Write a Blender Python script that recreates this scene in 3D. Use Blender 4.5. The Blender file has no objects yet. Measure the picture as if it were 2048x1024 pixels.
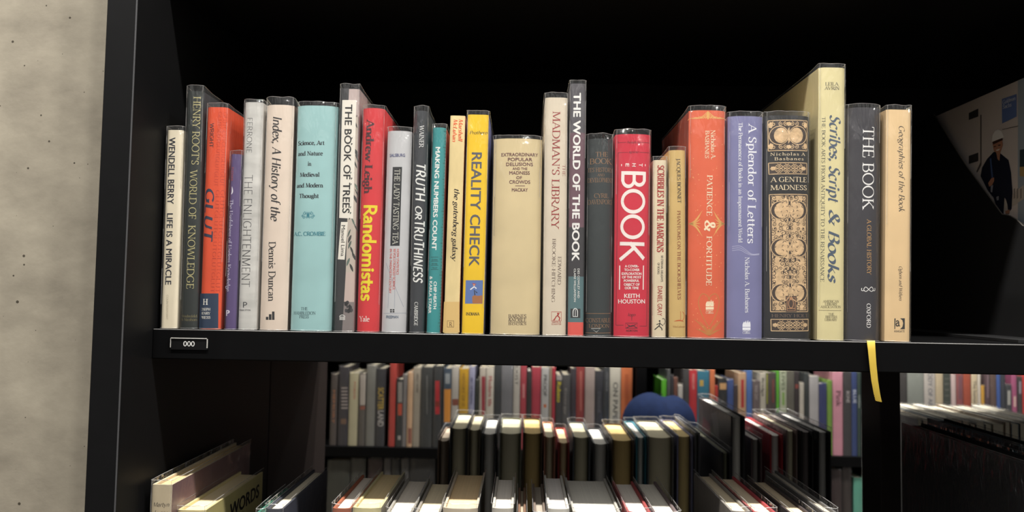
import bpy, bmesh, math, random
from mathutils import Vector, Matrix
from mathutils import noise as mnoise

# ------------------------------------------------------------------ camera, world, lights
scene = bpy.context.scene
COL = scene.collection
F_PX = 1539.0
DIST = 0.80
CAM_Z = 0.0405
ay = Vector((21.0, -80.0, -F_PX)).normalized()          # world +Y (into the shelf) seen from the camera
ax = Vector((1.0, -0.0175, 0.0)); ax = (ax - ay * ax.dot(ay)).normalized()
az = ax.cross(ay)
ROT = Matrix((ax, ay, az))                              # camera -> world
CAM = Vector((0.0, -DIST, CAM_Z))
cam_data = bpy.data.cameras.new('camera')
cam_data.sensor_width = 36.0
cam_data.lens = 36.0 * F_PX / 2048.0
cam_data.clip_start = 0.02
cam_data.dof.use_dof = True
cam_data.dof.focus_distance = DIST
cam_data.dof.aperture_fstop = 6.6
cam = bpy.data.objects.new('camera', cam_data)
M4 = ROT.to_4x4(); M4.translation = CAM
cam.matrix_world = M4
COL.objects.link(cam)
scene.camera = cam

world = bpy.data.worlds.new('room_light')
scene.world = world
world.use_nodes = True
wn = world.node_tree; bgn = wn.nodes['Background']
wtc = wn.nodes.new('ShaderNodeTexCoord'); wsx = wn.nodes.new('ShaderNodeSeparateXYZ'); wmr = wn.nodes.new('ShaderNodeMapRange')
wmr.interpolation_type = 'SMOOTHSTEP'                    # bright ceiling, dark floor level
wmr.inputs['From Min'].default_value = 0.0; wmr.inputs['From Max'].default_value = 0.55
wmr.inputs['To Min'].default_value = 0.10; wmr.inputs['To Max'].default_value = 0.78
wn.links.new(wtc.outputs['Generated'], wsx.inputs[0]); wn.links.new(wsx.outputs['Z'], wmr.inputs['Value']); wn.links.new(wmr.outputs['Result'], bgn.inputs['Strength'])
bgn.inputs['Color'].default_value = (1.0, 0.97, 0.94, 1)

def lamp(name, loc, target, power, radius, color=(1.0, 0.97, 0.91), angle=120, blend=0.6):
    l = bpy.data.lights.new(name, 'SPOT')
    l.energy = power; l.color = color; l.shadow_soft_size = radius
    l.spot_size = math.radians(angle); l.spot_blend = blend
    o = bpy.data.objects.new(name, l); COL.objects.link(o)
    o.location = loc
    o.rotation_euler = (Vector(target) - Vector(loc)).to_track_quat('-Z', 'Y').to_euler()
    return o
for lx in (-1.15, -0.42, 0.08, 0.42, 0.95, 1.5):
    lamp('track_spot', (lx, -0.70, 2.0), (lx, 0.0, -0.1), 190 if lx == -0.42 else 92, 0.05)
for lx in (-0.5, 0.4, 1.3):
    lamp('aisle_or_fill_spot', (lx, 0.98, 2.0), (lx, 1.54, -0.3), 130, 0.06, angle=100)
    lamp('aisle_or_fill_spot', (lx + .2, 1.46, 1.9), (lx + .2, 0.70, -0.2), 110, 0.05, angle=100)
    lamp('aisle_or_fill_spot', (lx, 2.7, 1.7), (lx, 0.60, -0.2), 19, 0.08, angle=80)  # fill lamps added beyond the far case, cut low to let them through
lamp('fill_spot', (-1.3, -2.2, 1.3), (0.1, 0, 0.1), 3, 0.25)  # two unseen lamps added behind the camera as weak front fill
lamp('fill_spot', (1.5, -2.2, 1.4), (0.2, 0, 0.1), 3, 0.25)

vs = scene.view_settings
vs.view_transform = 'Standard'
vs.look = 'None'
vs.exposure = 0.0
vs.gamma = 1.0
scene.cycles.transparent_max_bounces = 24
scene.cycles.max_bounces = 8

# ------------------------------------------------------------------ helpers
def P(px, py, Y=0.0):
    d = ROT @ Vector(((px - 1024) / F_PX, -(py - 512) / F_PX, -1.0))
    return CAM + d * ((Y - CAM.y) / d.y)
def PX(px, py, X):
    d = ROT @ Vector(((px - 1024) / F_PX, -(py - 512) / F_PX, -1.0))
    return CAM + d * (X / d.x)
def lin(c):
    def f(v):
        v /= 255.0
        return v / 12.92 if v <= 0.04045 else ((v + 0.055) / 1.055) ** 2.4
    return (f(c[0]), f(c[1]), f(c[2]), 1.0)
MATS = {}
def mat(rgb, rough=0.45, metal=0.0, var=0.05, scale=25.0, bump=0.0, spec=0.5, stretch=(1, 1, 1)):
    key = (tuple(rgb), rough, metal, var, scale, bump, spec, stretch)
    if key in MATS: return MATS[key]
    m = bpy.data.materials.new('surface_%d_%d_%d' % tuple(int(v) for v in rgb))
    m.use_nodes = True
    nt = m.node_tree; b = nt.nodes['Principled BSDF']
    b.inputs['Roughness'].default_value = rough
    b.inputs['Metallic'].default_value = metal
    b.inputs['Specular IOR Level'].default_value = spec
    c = lin(rgb)
    tc = nt.nodes.new('ShaderNodeTexCoord'); mp = nt.nodes.new('ShaderNodeMapping')
    mp.inputs['Scale'].default_value = stretch
    nt.links.new(tc.outputs['Object'], mp.inputs['Vector'])
    nz = nt.nodes.new('ShaderNodeTexNoise'); nz.inputs['Scale'].default_value = scale; nz.inputs['Detail'].default_value = 4
    nt.links.new(mp.outputs['Vector'], nz.inputs['Vector'])
    rp = nt.nodes.new('ShaderNodeValToRGB')
    rp.color_ramp.elements[0].position = 0.3; rp.color_ramp.elements[1].position = 0.7
    rp.color_ramp.elements[0].color = tuple(max(0, v * (1 - var * 1.6)) for v in c[:3]) + (1,)
    rp.color_ramp.elements[1].color = tuple(min(1, v * (1 + var)) for v in c[:3]) + (1,)
    nt.links.new(nz.outputs['Fac'], rp.inputs['Fac'])
    nt.links.new(rp.outputs['Color'], b.inputs['Base Color'])
    if bump:
        bp = nt.nodes.new('ShaderNodeBump'); bp.inputs['Strength'].default_value = bump; bp.inputs['Distance'].default_value = 0.002
        nt.links.new(nz.outputs['Fac'], bp.inputs['Height']); nt.links.new(bp.outputs['Normal'], b.inputs['Normal'])
    MATS[key] = m
    return m
def ink(rgb, rough=0.5): return mat(rgb, rough, 0, 0.0, 10.0)

def sleeve_material():
    m = bpy.data.materials.new('clear_plastic_film'); m.use_nodes = True
    nt = m.node_tree; nt.nodes.clear()
    out = nt.nodes.new('ShaderNodeOutputMaterial'); mix = nt.nodes.new('ShaderNodeMixShader')
    haze = nt.nodes.new('ShaderNodeMixShader'); haze.inputs['Fac'].default_value = 0.024
    df = nt.nodes.new('ShaderNodeBsdfDiffuse'); df.inputs['Color'].default_value = (0.85, 0.85, 0.85, 1)
    tr = nt.nodes.new('ShaderNodeBsdfTransparent'); gl = nt.nodes.new('ShaderNodeBsdfGlossy')
    tr.inputs['Color'].default_value = (0.965, 0.965, 0.965, 1)
    gl.inputs['Roughness'].default_value = 0.07
    fr = nt.nodes.new('ShaderNodeFresnel'); fr.inputs['IOR'].default_value = 1.42
    ma = nt.nodes.new('ShaderNodeMath'); ma.operation = 'MULTIPLY_ADD'; ma.inputs[1].default_value = 0.22; ma.inputs[2].default_value = 0.05
    tc = nt.nodes.new('ShaderNodeTexCoord'); mp = nt.nodes.new('ShaderNodeMapping'); mp.inputs['Scale'].default_value = (1, 1, 0.3)
    nz = nt.nodes.new('ShaderNodeTexNoise'); nz.inputs['Scale'].default_value = 70; nz.inputs['Detail'].default_value = 2; nz.inputs['Distortion'].default_value = 1.2
    bp = nt.nodes.new('ShaderNodeBump'); bp.inputs['Distance'].default_value = 0.006
    sx = nt.nodes.new('ShaderNodeSeparateXYZ'); mr = nt.nodes.new('ShaderNodeMapRange'); mr.inputs['From Min'].default_value = 0.74; mr.inputs['From Max'].default_value = 0.96; mr.inputs['To Min'].default_value = 0.22; mr.inputs['To Max'].default_value = 2.2; mr.clamp = True
    nt.links.new(tc.outputs['Generated'], sx.inputs[0]); nt.links.new(sx.outputs['Z'], mr.inputs['Value']); nt.links.new(mr.outputs['Result'], bp.inputs['Strength'])
    L = nt.links.new
    L(tc.outputs['Object'], mp.inputs['Vector']); L(mp.outputs['Vector'], nz.inputs['Vector']); L(nz.outputs['Fac'], bp.inputs['Height'])
    L(bp.outputs['Normal'], gl.inputs['Normal'])
    L(fr.outputs['Fac'], ma.inputs[0]); L(ma.outputs[0], mix.inputs['Fac'])
    L(tr.outputs[0], haze.inputs[1]); L(df.outputs[0], haze.inputs[2]); L(haze.outputs[0], mix.inputs[1]); L(gl.outputs[0], mix.inputs[2]); L(mix.outputs[0], out.inputs['Surface'])
    return m
FILM = sleeve_material()
def rim_material():
    m = bpy.data.materials.new('film_edge'); m.use_nodes = True
    nt = m.node_tree; nt.nodes.clear()
    out = nt.nodes.new('ShaderNodeOutputMaterial'); mix = nt.nodes.new('ShaderNodeMixShader'); mix.inputs['Fac'].default_value = 0.45
    tr = nt.nodes.new('ShaderNodeBsdfTransparent'); b = nt.nodes.new('ShaderNodeBsdfPrincipled')
    b.inputs['Base Color'].default_value = (0.4, 0.39, 0.38, 1); b.inputs['Roughness'].default_value = 0.2
    nt.links.new(tr.outputs[0], mix.inputs[1]); nt.links.new(b.outputs[0], mix.inputs[2]); nt.links.new(mix.outputs[0], out.inputs['Surface'])
    return m
RIM = rim_material()

def pages_material(rgb):
    key = ('pages', tuple(rgb))
    if key in MATS: return MATS[key]
    m = bpy.data.materials.new('page_edges'); m.use_nodes = True
    nt = m.node_tree; b = nt.nodes['Principled BSDF']; b.inputs['Roughness'].default_value = 0.8; b.inputs['Specular IOR Level'].default_value = 0.15
    tc = nt.nodes.new('ShaderNodeTexCoord'); mp = nt.nodes.new('ShaderNodeMapping'); mp.inputs['Scale'].default_value = (1800, 6, 6)
    nz = nt.nodes.new('ShaderNodeTexNoise'); nz.inputs['Scale'].default_value = 1.0; nz.inputs['Detail'].default_value = 2
    rp = nt.nodes.new('ShaderNodeValToRGB'); c = lin(rgb)
    rp.color_ramp.elements[0].position = 0.3; rp.color_ramp.elements[1].position = 0.65
    rp.color_ramp.elements[0].color = tuple(v * 0.9 for v in c[:3]) + (1,); rp.color_ramp.elements[1].color = c
    L = nt.links.new
    L(tc.outputs['Object'], mp.inputs['Vector']); L(mp.outputs['Vector'], nz.inputs['Vector']); L(nz.outputs['Fac'], rp.inputs['Fac']); L(rp.outputs['Color'], b.inputs['Base Color'])
    MATS[key] = m
    return m

class MB:
    """collects polygons, then links them as one mesh object"""
    def __init__(s): s.v = []; s.f = []; s.m = []
    def poly(s, pts, m=0):
        n = len(s.v); s.v += [tuple(p) for p in pts]; s.f.append(tuple(range(n, n + len(pts)))); s.m.append(m)
    def grid(s, rows, m=0, closed=False):
        n = len(s.v); w = len(rows[0])
        for r in rows: s.v += [tuple(p) for p in r]
        for i in range(len(rows) - 1):
            for j in range(w if closed else w - 1):
                k = (j + 1) % w
                s.f.append((n + i * w + j, n + i * w + k, n + (i + 1) * w + k, n + (i + 1) * w + j)); s.m.append(m if not callable(m) else m(i, j))
    def box(s, a, b, m=0):
        x0, y0, z0 = a; x1, y1, z1 = b; n = len(s.v)
        s.v += [(x0, y0, z0), (x1, y0, z0), (x1, y1, z0), (x0, y1, z0), (x0, y0, z1), (x1, y0, z1), (x1, y1, z1), (x0, y1, z1)]
        for q in ((0, 3, 2, 1), (4, 5, 6, 7), (0, 1, 5, 4), (1, 2, 6, 5), (2, 3, 7, 6), (3, 0, 4, 7)):
            s.f.append(tuple(n + k for k in q)); s.m.append(m)
    def tube(s, pts, r, m=0, n=6, closed=False):
        rows = []
        for i, p in enumerate(pts):
            p = Vector(p)
            a = Vector(pts[i - 1] if i or closed else pts[0]); b = Vector(pts[(i + 1) % len(pts)] if i < len(pts) - 1 or closed else pts[-1])
            t = (b - a)
            t = t.normalized() if t.length > 1e-9 else Vector((0, 0, 1))
            u = t.cross(Vector((0, 0, 1)))
            if u.length < 1e-3: u = t.cross(Vector((0, 1, 0)))
            u.normalize(); w = t.cross(u)
            rows.append([p + (u * math.cos(k * 2 * math.pi / n) + w * math.sin(k * 2 * math.pi / n)) * r for k in range(n)])
        if closed: rows.append(rows[0])
        s.grid(rows, m, True)
    def build(s, name, mats, parent=None, smooth=None, bevel=0.0):
        me = bpy.data.meshes.new(name); me.from_pydata(s.v, [], s.f)
        if not isinstance(mats, (list, tuple)): mats = [mats]
        for m in mats: me.materials.append(m)
        me.polygons.foreach_set('material_index', s.m)
        if smooth is not None:
            bm = bmesh.new(); bm.from_mesh(me); bmesh.ops.remove_doubles(bm, verts=bm.verts, dist=1e-6); bmesh.ops.recalc_face_normals(bm, faces=bm.faces); bm.to_mesh(me); bm.free()
            me.polygons.foreach_set('use_smooth', [True] * len(me.polygons))
            me.set_sharp_from_angle(angle=math.radians(smooth))
        me.update()
        o = bpy.data.objects.new(name, me); COL.objects.link(o)
        if parent: o.parent = parent
        if bevel:
            b = o.modifiers.new('bevel', 'BEVEL'); b.width = bevel; b.segments = 2; b.limit_method = 'ANGLE'
        return o
def tag(o, label, cat, group=None, kind=None):
    if label: o['label'] = label
    if cat: o['category'] = cat
    if group: o['group'] = group
    if kind: o['kind'] = kind
    return o
def empty(name, loc=(0, 0, 0)):
    o = bpy.data.objects.new(name, None); COL.objects.link(o); o.location = loc; o.empty_display_size = 0.02
    return o

# ------------------------------------------------------------------ a stroke alphabet (cap height 1) for serif, light, brush and pen lettering
GL = {
'A': '.76 l .06 0 .38 1 ta;l .38 1 .70 0 b;l .18 .34 .58 .34 t',
'B': '.68 l .14 0 .14 1 ab;l .14 1 .36 1 t;e .36 .76 .2 .24 90 -90;l .14 .52 .38 .52 t;e .38 .26 .24 .26 90 -90;l .14 0 .38 0 t',
'C': '.78 e .42 .5 .36 .5 48 312;l .67 .98 .67 .76 ts',
'D': '.82 l .14 0 .14 1 ab;l .14 1 .34 1 t;e .34 .5 .42 .5 90 -90;l .14 0 .34 0 t',
'E': '.62 l .14 0 .14 1 ab;l .14 1 .55 1 t;l .14 .52 .46 .52 t;l .14 0 .57 0 t;l .54 1 .56 .80 ts;l .56 0 .59 .22 ts;l .46 .61 .46 .43 ts',
'F': '.58 l .14 0 .14 1 ab;l .14 1 .53 1 t;l .14 .50 .44 .50 t;l .52 1 .54 .80 ts;l .44 .59 .44 .41 ts',
'G': '.84 e .42 .5 .36 .5 48 312;l .70 .44 .70 .10;l .58 .44 .80 .44 t;l .67 .98 .67 .76 ts',
'H': '.84 l .14 0 .14 1 ab;l .70 0 .70 1 ab;l .14 .52 .70 .52 t',
'I': '.30 l .15 0 .15 1 ab',
'J': '.40 l .24 1 .24 .02 a;e .08 .02 .16 .24 0 -110',
'K': '.74 l .14 0 .14 1 ab;l .62 1 .15 .44 ta;l .28 .58 .68 0 b',
'L': '.60 l .14 0 .14 1 ab;l .14 0 .55 0 t;l .54 0 .58 .24 ts',
'M': '.98 l .12 0 .15 1 tab;l .17 1 .49 .03;l .49 .03 .81 1 t;l .83 1 .86 0 ab',
'N': '.86 l .14 0 .14 1 tab;l .14 1 .72 0;l .72 0 .72 1 tb',
'O': '.88 e .44 .5 .38 .5 0 360',
'P': '.64 l .14 0 .14 1 ab;l .14 1 .34 1 t;e .34 .73 .25 .27 90 -90;l .14 .46 .34 .46 t',
'Q': '.88 e .44 .5 .38 .5 0 360;q .44 .04 .6 -.22 .9 -.22',
'R': '.74 l .14 0 .14 1 ab;l .14 1 .34 1 t;e .34 .74 .25 .26 90 -90;l .14 .48 .36 .48 t;l .36 .48 .70 0 b',
'S': '.58 c .48 .84 .44 1.05 .10 1.04 .11 .74;c .11 .74 .12 .5 .49 .54 .48 .26;c .48 .26 .47 -.06 .12 -.04 .08 .18;l .49 .98 .48 .76 ts;l .08 .02 .08 .24 ts',
'T': '.70 l .35 0 .35 1 a;l .05 1 .65 1 t;l .06 1 .04 .80 ts;l .64 1 .66 .80 ts',
'U': '.82 l .15 1 .15 .32 a;e .41 .32 .26 .32 180 360;l .67 .32 .67 1 tb',
'V': '.76 l .06 1 .38 0 a;l .38 0 .70 1 tb',
'W': '1.08 l .05 1 .30 0 a;l .30 0 .54 .95 t;l .54 .95 .78 0;l .78 0 1.03 1 tb',
'X': '.74 l .08 1 .66 0 ab;l .66 1 .08 0 tab',
'Y': '.72 l .06 1 .36 .46 a;l .66 1 .36 .46 ta;l .36 .46 .36 0 b',
'Z': '.66 l .08 1 .60 1 t;l .60 1 .07 0;l .07 0 .60 0 t',
'a': '.54 c .10 .50 .14 .70 .40 .68 .40 .44;l .40 .46 .40 .10;q .40 .10 .42 .0 .53 .04 t;c .40 .38 .10 .38 .07 .26 .07 .16;c .07 .16 .08 -.07 .32 -.03 .40 .13',
'b': '.60 l .13 1.04 .13 0 f;e .31 .32 .23 .33 150 -150',
'c': '.50 e .28 .32 .22 .33 48 315',
'd': '.62 e .28 .32 .22 .33 30 330;l .48 1.04 .48 0 fr',
'e': '.52 l .07 .36 .46 .36 t;e .27 .32 .21 .33 8 318',
'f': '.36 l .16 0 .16 .82 a;e .32 .82 .16 .22 180 55;l .04 .62 .33 .62 t',
'g': '.54 e .25 .42 .17 .21 0 360;e .26 -.1 .21 .17 0 360;q .14 .25 .04 .16 .2 .07 t;l .38 .56 .53 .62 t',
'h': '.64 l .13 1.04 .13 0 fb;e .32 .40 .19 .24 160 0;l .51 .40 .51 0 b',
'i': '.28 l .14 .64 .14 0 fb;d .14 .90',
'j': '.28 l .16 .64 .16 -.16 f;e .04 -.16 .12 .14 0 -110;d .16 .90',
'k': '.60 l .13 1.04 .13 0 fb;l .46 .64 .15 .28 ta;l .24 .38 .54 0 b',
'l': '.28 l .14 1.04 .14 0 fb',
'm': '.96 l .13 .64 .13 0 fb;e .31 .42 .17 .22 160 0;l .48 .42 .48 0 b;e .66 .42 .17 .22 160 0;l .83 .42 .83 0 b',
'n': '.64 l .13 .64 .13 0 fb;e .32 .40 .19 .24 160 0;l .51 .40 .51 0 b',
'o': '.58 e .29 .32 .23 .33 0 360',
'p': '.60 l .13 .64 .13 -.3 fb;e .31 .32 .23 .33 150 -150',
'q': '.60 e .28 .32 .22 .33 30 330;l .48 .64 .48 -.3 b',
'r': '.42 l .13 .64 .13 0 fb;e .30 .46 .17 .19 165 55',
's': '.44 c .36 .52 .34 .68 .08 .68 .09 .48;c .09 .48 .10 .32 .37 .36 .37 .17;c .37 .17 .36 -.05 .10 -.04 .06 .13',
't': '.38 l .17 .86 .17 .12;e .29 .12 .12 .13 180 305;l .04 .62 .34 .62 t',
'u': '.62 l .13 .64 .13 .22 f;e .30 .22 .17 .23 180 350;l .48 .64 .48 0 fr',
'v': '.58 l .05 .64 .29 0 a;l .29 0 .53 .64 tb',
'w': '.86 l .05 .64 .26 0 a;l .26 0 .43 .6 t;l .43 .6 .60 0;l .60 0 .81 .64 tb',
'x': '.58 l .07 .64 .51 0 ab;l .51 .64 .07 0 tab',
'y': '.58 l .05 .64 .30 0 a;l .53 .64 .20 -.26 ta;d .14 -.24',
'z': '.50 l .07 .64 .44 .64 t;l .44 .64 .06 0;l .06 0 .45 0 t',
'0': '.62 e .31 .5 .23 .5 0 360', '5': '.56 l .12 1 .46 1 t;l .12 1 .11 .58 t;c .11 .56 .24 .72 .5 .62 .48 .32;c .48 .32 .46 -.06 .14 -.06 .08 .14',
'&': '.86 c .80 .50 .70 .10 .30 -.10 .10 .14;c .10 .14 .0 .40 .50 .50 .52 .80;c .52 .80 .50 1.08 .22 1.06 .22 .78;c .22 .78 .24 .56 .60 .20 .80 .0;l .64 .50 .88 .50 t',
'.': '.26 d .13 .04', ',': '.26 d .13 .04;l .15 .02 .08 -.18 t', "'": '.20 l .10 1 .08 .74', '-': '.38 l .06 .36 .32 .36', ':': '.26 d .13 .08;d .13 .52',
}
STY = {  # thick, thin, serif half-length, slant, nib degrees
'S': (.135, .05, .13, 0, 6), 'SL': (.105, .045, .12, 0, 6), 'SB': (.20, .075, .14, 0, 6), 'SI': (.12, .04, 0, .20, 20), 'SIB': (.15, .05, .05, .20, 15),
'NL': (.055, .055, 0, 0, 0), 'NM': (.13, .13, 0, 0, 0), 'NH': (.19, .19, 0, 0, 0), 'CAL': (.18, .035, 0, .22, 38), 'CH': (.11, .03, 0, .22, 35), 'H': (.175, .12, 0, .12, 30),
}
def sample(op, a):
    if op == 'l':
        n = 1; return [(a[0] + (a[2] - a[0]) * i / n, a[1] + (a[3] - a[1]) * i / n) for i in range(n + 1)]
    if op == 'e':
        n = max(6, int(abs(a[5] - a[4]) / 11))
        return [(a[0] + a[2] * math.cos(math.radians(a[4] + (a[5] - a[4]) * i / n)), a[1] + a[3] * math.sin(math.radians(a[4] + (a[5] - a[4]) * i / n))) for i in range(n + 1)]
    pts = []
    for i in range(10):
        t = i / 9.0; u = 1 - t
        if op == 'q': pts.append((u * u * a[0] + 2 * u * t * a[2] + t * t * a[4], u * u * a[1] + 2 * u * t * a[3] + t * t * a[5]))
        else: pts.append(tuple(u ** 3 * a[k] + 3 * u * u * t * a[2 + k] + 3 * u * t * t * a[4 + k] + t ** 3 * a[6 + k] for k in (0, 1)))
    return pts
def ribbon(pts, wf):
    """quads along a polyline; wf(i, angle) is the full width"""
    out = []; L = []; R = []
    n = len(pts); closed = n > 3 and abs(pts[0][0] - pts[-1][0]) + abs(pts[0][1] - pts[-1][1]) < 1e-6
    for i in range(n):
        a = pts[i - 1] if i else (pts[-2] if closed else pts[0]); b = pts[i + 1] if i < n - 1 else (pts[1] if closed else pts[-1])
        dx, dy = b[0] - a[0], b[1] - a[1]; l = math.hypot(dx, dy) or 1e-9
        w = wf(i, math.atan2(dy, dx)) / 2
        nx, ny = -dy / l * w, dx / l * w
        L.append((pts[i][0] + nx, pts[i][1] + ny)); R.append((pts[i][0] - nx, pts[i][1] - ny))
    for i in range(n - 1): out.append([R[i], R[i + 1], L[i + 1], L[i]])
    return out
def stroke_text(text, style):
    thick, thin, serif, slant, nib = STY[style]
    polys = []; x = 0.0; rng = random.Random(len(text) * 7 + ord(text[0]))
    for ch in text:
        if ch in ' |': x += 0.34 if ch == ' ' else 0.17; continue
        g = GL.get(ch) or GL.get(ch.upper())
        adv, body = g.split(' ', 1); gp = []
        jig = (rng.uniform(-.06, .06), rng.uniform(-.06, .06)) if style == 'H' else (0, 0)
        for st in body.split(';'):
            tk = st.split(); op = tk[0]; a = []; fl = ''
            for q in tk[1:]:
                try: a.append(float(q))
                except ValueError: fl = q
            if op == 'd':
                r = thick * .62
                gp.append([(a[0] + r * math.cos(k * math.pi / 4), a[1] + r * math.sin(k * math.pi / 4)) for k in range(8)]); continue
            if 's' in fl and not serif: continue
            pts = sample(op, a)
            if op == 'l' and style in ('NL', 'NM', 'NH'):
                (xa, ya), (xb, yb) = pts; l = math.hypot(xb - xa, yb - ya); e = thick * .49 / l
                pts = [(xa - (xb - xa) * e, ya - (yb - ya) * e), (xb + (xb - xa) * e, yb + (yb - ya) * e)]
            if 't' in fl: wf = lambda i, an: thin * 1.1
            else: wf = lambda i, an: thin + (thick - thin) * abs(math.sin(an - math.radians(nib))) ** 1.15
            gp += ribbon(pts, wf)
            if serif:
                sw = wf(0, math.pi / 2)
                for flag, (ex, ey), (ox, oy) in (('a', pts[0], pts[-1]), ('b', pts[-1], pts[0])):
                    if flag in fl:
                        s = 1 if oy > ey else -1; h = thin * .8
                        gp.append([(ex - serif - sw * .3, ey), (ex + serif + sw * .3, ey), (ex + serif + sw * .3, ey + s * h * .7), (ex - serif - sw * .3, ey + s * h * .7)])
                        gp.append([(ex - serif * .6 - sw * .3, ey + s * h * .6), (ex + serif * .6 + sw * .3, ey + s * h * .6), (ex + sw * .5, ey + s * (h + .08)), (ex - sw * .5, ey + s * (h + .08))])
                if 'f' in fl:
                    ex, ey = pts[0]
                    gp.append([(ex - serif - sw * .3, ey - .05), (ex - sw * .4, ey - .09), (ex + sw * .5, ey + .02), (ex, ey + .02)])
                    if 'r' in fl:
                        ex, ey = pts[-1]
                        gp.append([(ex, ey), (ex + serif + sw * .3, ey), (ex + serif + sw * .3, ey + thin * .6), (ex, ey + .1)])
        if style in ('NL', 'NM', 'NH'): gp = [[(px, (py + thick / 2) / (1 + thick)) for px, py in p] for p in gp]
        for p in gp: polys.append([(x + px + (py - .3) * slant + jig[0] * py, py * (1 + jig[1])) for px, py in p])
        x += float(adv) + (0.03 if style in ('NL', 'NM', 'NH', 'H') else 0.02)
    return polys
BF = {}
def sans_text(text, bold):
    cu = bpy.data.curves.new('lettering', 'FONT'); cu.body = text; cu.size = 1.0; cu.resolution_u = 3; cu.fill_mode = 'FRONT'
    o = bpy.data.objects.new('lettering', cu); me = o.to_mesh()
    vs_ = [(v.co.x, v.co.y) for v in me.vertices]; fs = [tuple(p.vertices) for p in me.polygons]
    o.to_mesh_clear(); bpy.data.objects.remove(o); bpy.data.curves.remove(cu)
    k = 1 / 0.729
    sh = ((0, 0),) if not bold else ((-bold, 0), (bold, 0), (0, bold * .7), (0, -bold * .7))
    return [[((vs_[i][0] + dx) * k, (vs_[i][1] + dy) * k) for i in f] for f in fs for dx, dy in sh]
def text_polys(text, style):
    if style == 'N': return sans_text(text, 0.0)
    if style == 'NB': return sans_text(text, 0.018)
    if style == 'NX': return sans_text(text, 0.035)
    return stroke_text(text, style)
# ------------------------------------------------------------------ the setting
SHELF_Z = (0.40, 0.0, -0.42, -0.84)
FLOOR_Z = -1.26
PANEL_X = -0.382
BLACK = mat((9, 9, 10), 0.5, 0, 0.05, 60.0, 0.02, 0.1)
BLACK2 = mat((40, 33, 31), 0.55, 0, 0.05, 60.0, 0.02, 0.2)

def concrete():
    m = bpy.data.materials.new('fair_faced_concrete'); m.use_nodes = True
    nt = m.node_tree; b = nt.nodes['Principled BSDF']; b.inputs['Roughness'].default_value = 0.75; b.inputs['Specular IOR Level'].default_value = 0.25
    L = nt.links.new
    tc = nt.nodes.new('ShaderNodeTexCoord')
    n1 = nt.nodes.new('ShaderNodeTexNoise'); n1.inputs['Scale'].default_value = 11; n1.inputs['Detail'].default_value = 8; n1.inputs['Roughness'].default_value = 0.68
    mp = nt.nodes.new('ShaderNodeMapping'); mp.inputs['Scale'].default_value = (1, 1, 1.6); mp.inputs['Rotation'].default_value = (0, 0.5, 0)
    L(tc.outputs['Object'], mp.inputs['Vector']); L(mp.outputs['Vector'], n1.inputs['Vector'])
    r1 = nt.nodes.new('ShaderNodeValToRGB'); r1.color_ramp.elements[0].position = 0.3; r1.color_ramp.elements[1].position = 0.72
    r1.color_ramp.elements[0].color = lin((128, 121, 108)); r1.color_ramp.elements[1].color = lin((163, 155, 139)); L(n1.outputs['Fac'], r1.inputs['Fac'])
    v = nt.nodes.new('ShaderNodeTexVoronoi'); v.inputs['Scale'].default_value = 30; v.inputs['Randomness'].default_value = 1.0; v.voronoi_dimensions = '2D'; sp = nt.nodes.new('ShaderNodeSeparateXYZ'); cb = nt.nodes.new('ShaderNodeCombineXYZ'); L(tc.outputs['Object'], sp.inputs[0]); L(sp.outputs['X'], cb.inputs['X']); L(sp.outputs['Z'], cb.inputs['Y']); L(cb.outputs[0], v.inputs['Vector'])
    n2 = nt.nodes.new('ShaderNodeTexNoise'); n2.inputs['Scale'].default_value = 14; L(tc.outputs['Object'], n2.inputs['Vector'])
    mm = nt.nodes.new('ShaderNodeMath'); mm.operation = 'MULTIPLY_ADD'; mm.inputs[1].default_value = 0.24; mm.inputs[2].default_value = -0.107; L(n2.outputs['Fac'], mm.inputs[0])
    lt = nt.nodes.new('ShaderNodeMath'); lt.operation = 'LESS_THAN'; L(v.outputs['Distance'], lt.inputs[0]); L(mm.outputs[0], lt.inputs[1])
    mx = nt.nodes.new('ShaderNodeMixRGB'); mx.inputs['Color2'].default_value = lin((70, 64, 54)); L(lt.outputs[0], mx.inputs['Fac']); L(r1.outputs['Color'], mx.inputs['Color1'])
    L(mx.outputs['Color'], b.inputs['Base Color'])
    bp = nt.nodes.new('ShaderNodeBump'); bp.inputs['Strength'].default_value = 0.12; bp.inputs['Distance'].default_value = 0.004; L(n1.outputs['Fac'], bp.inputs['Height']); L(bp.outputs['Normal'], b.inputs['Normal'])
    return m
CONC = concrete()
def struct(name, boxes, m, bevel=0.0):
    b = MB()
    for a, c in boxes: b.box(a, c)
    o = b.build(name, m, bevel=bevel); o['kind'] = 'structure'; return o
px_panel = PANEL_X - 0.030
struct('wall_left', [((-3.2, 0.0, FLOOR_Z), (px_panel - 0.0015, 0.35, 2.4))], CONC)
struct('floor', [((-3.2, -2.8, FLOOR_Z - 0.05), (3.2, 3.2, FLOOR_Z))], mat((92, 86, 78), 0.6, 0, 0.1, 6))

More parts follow.
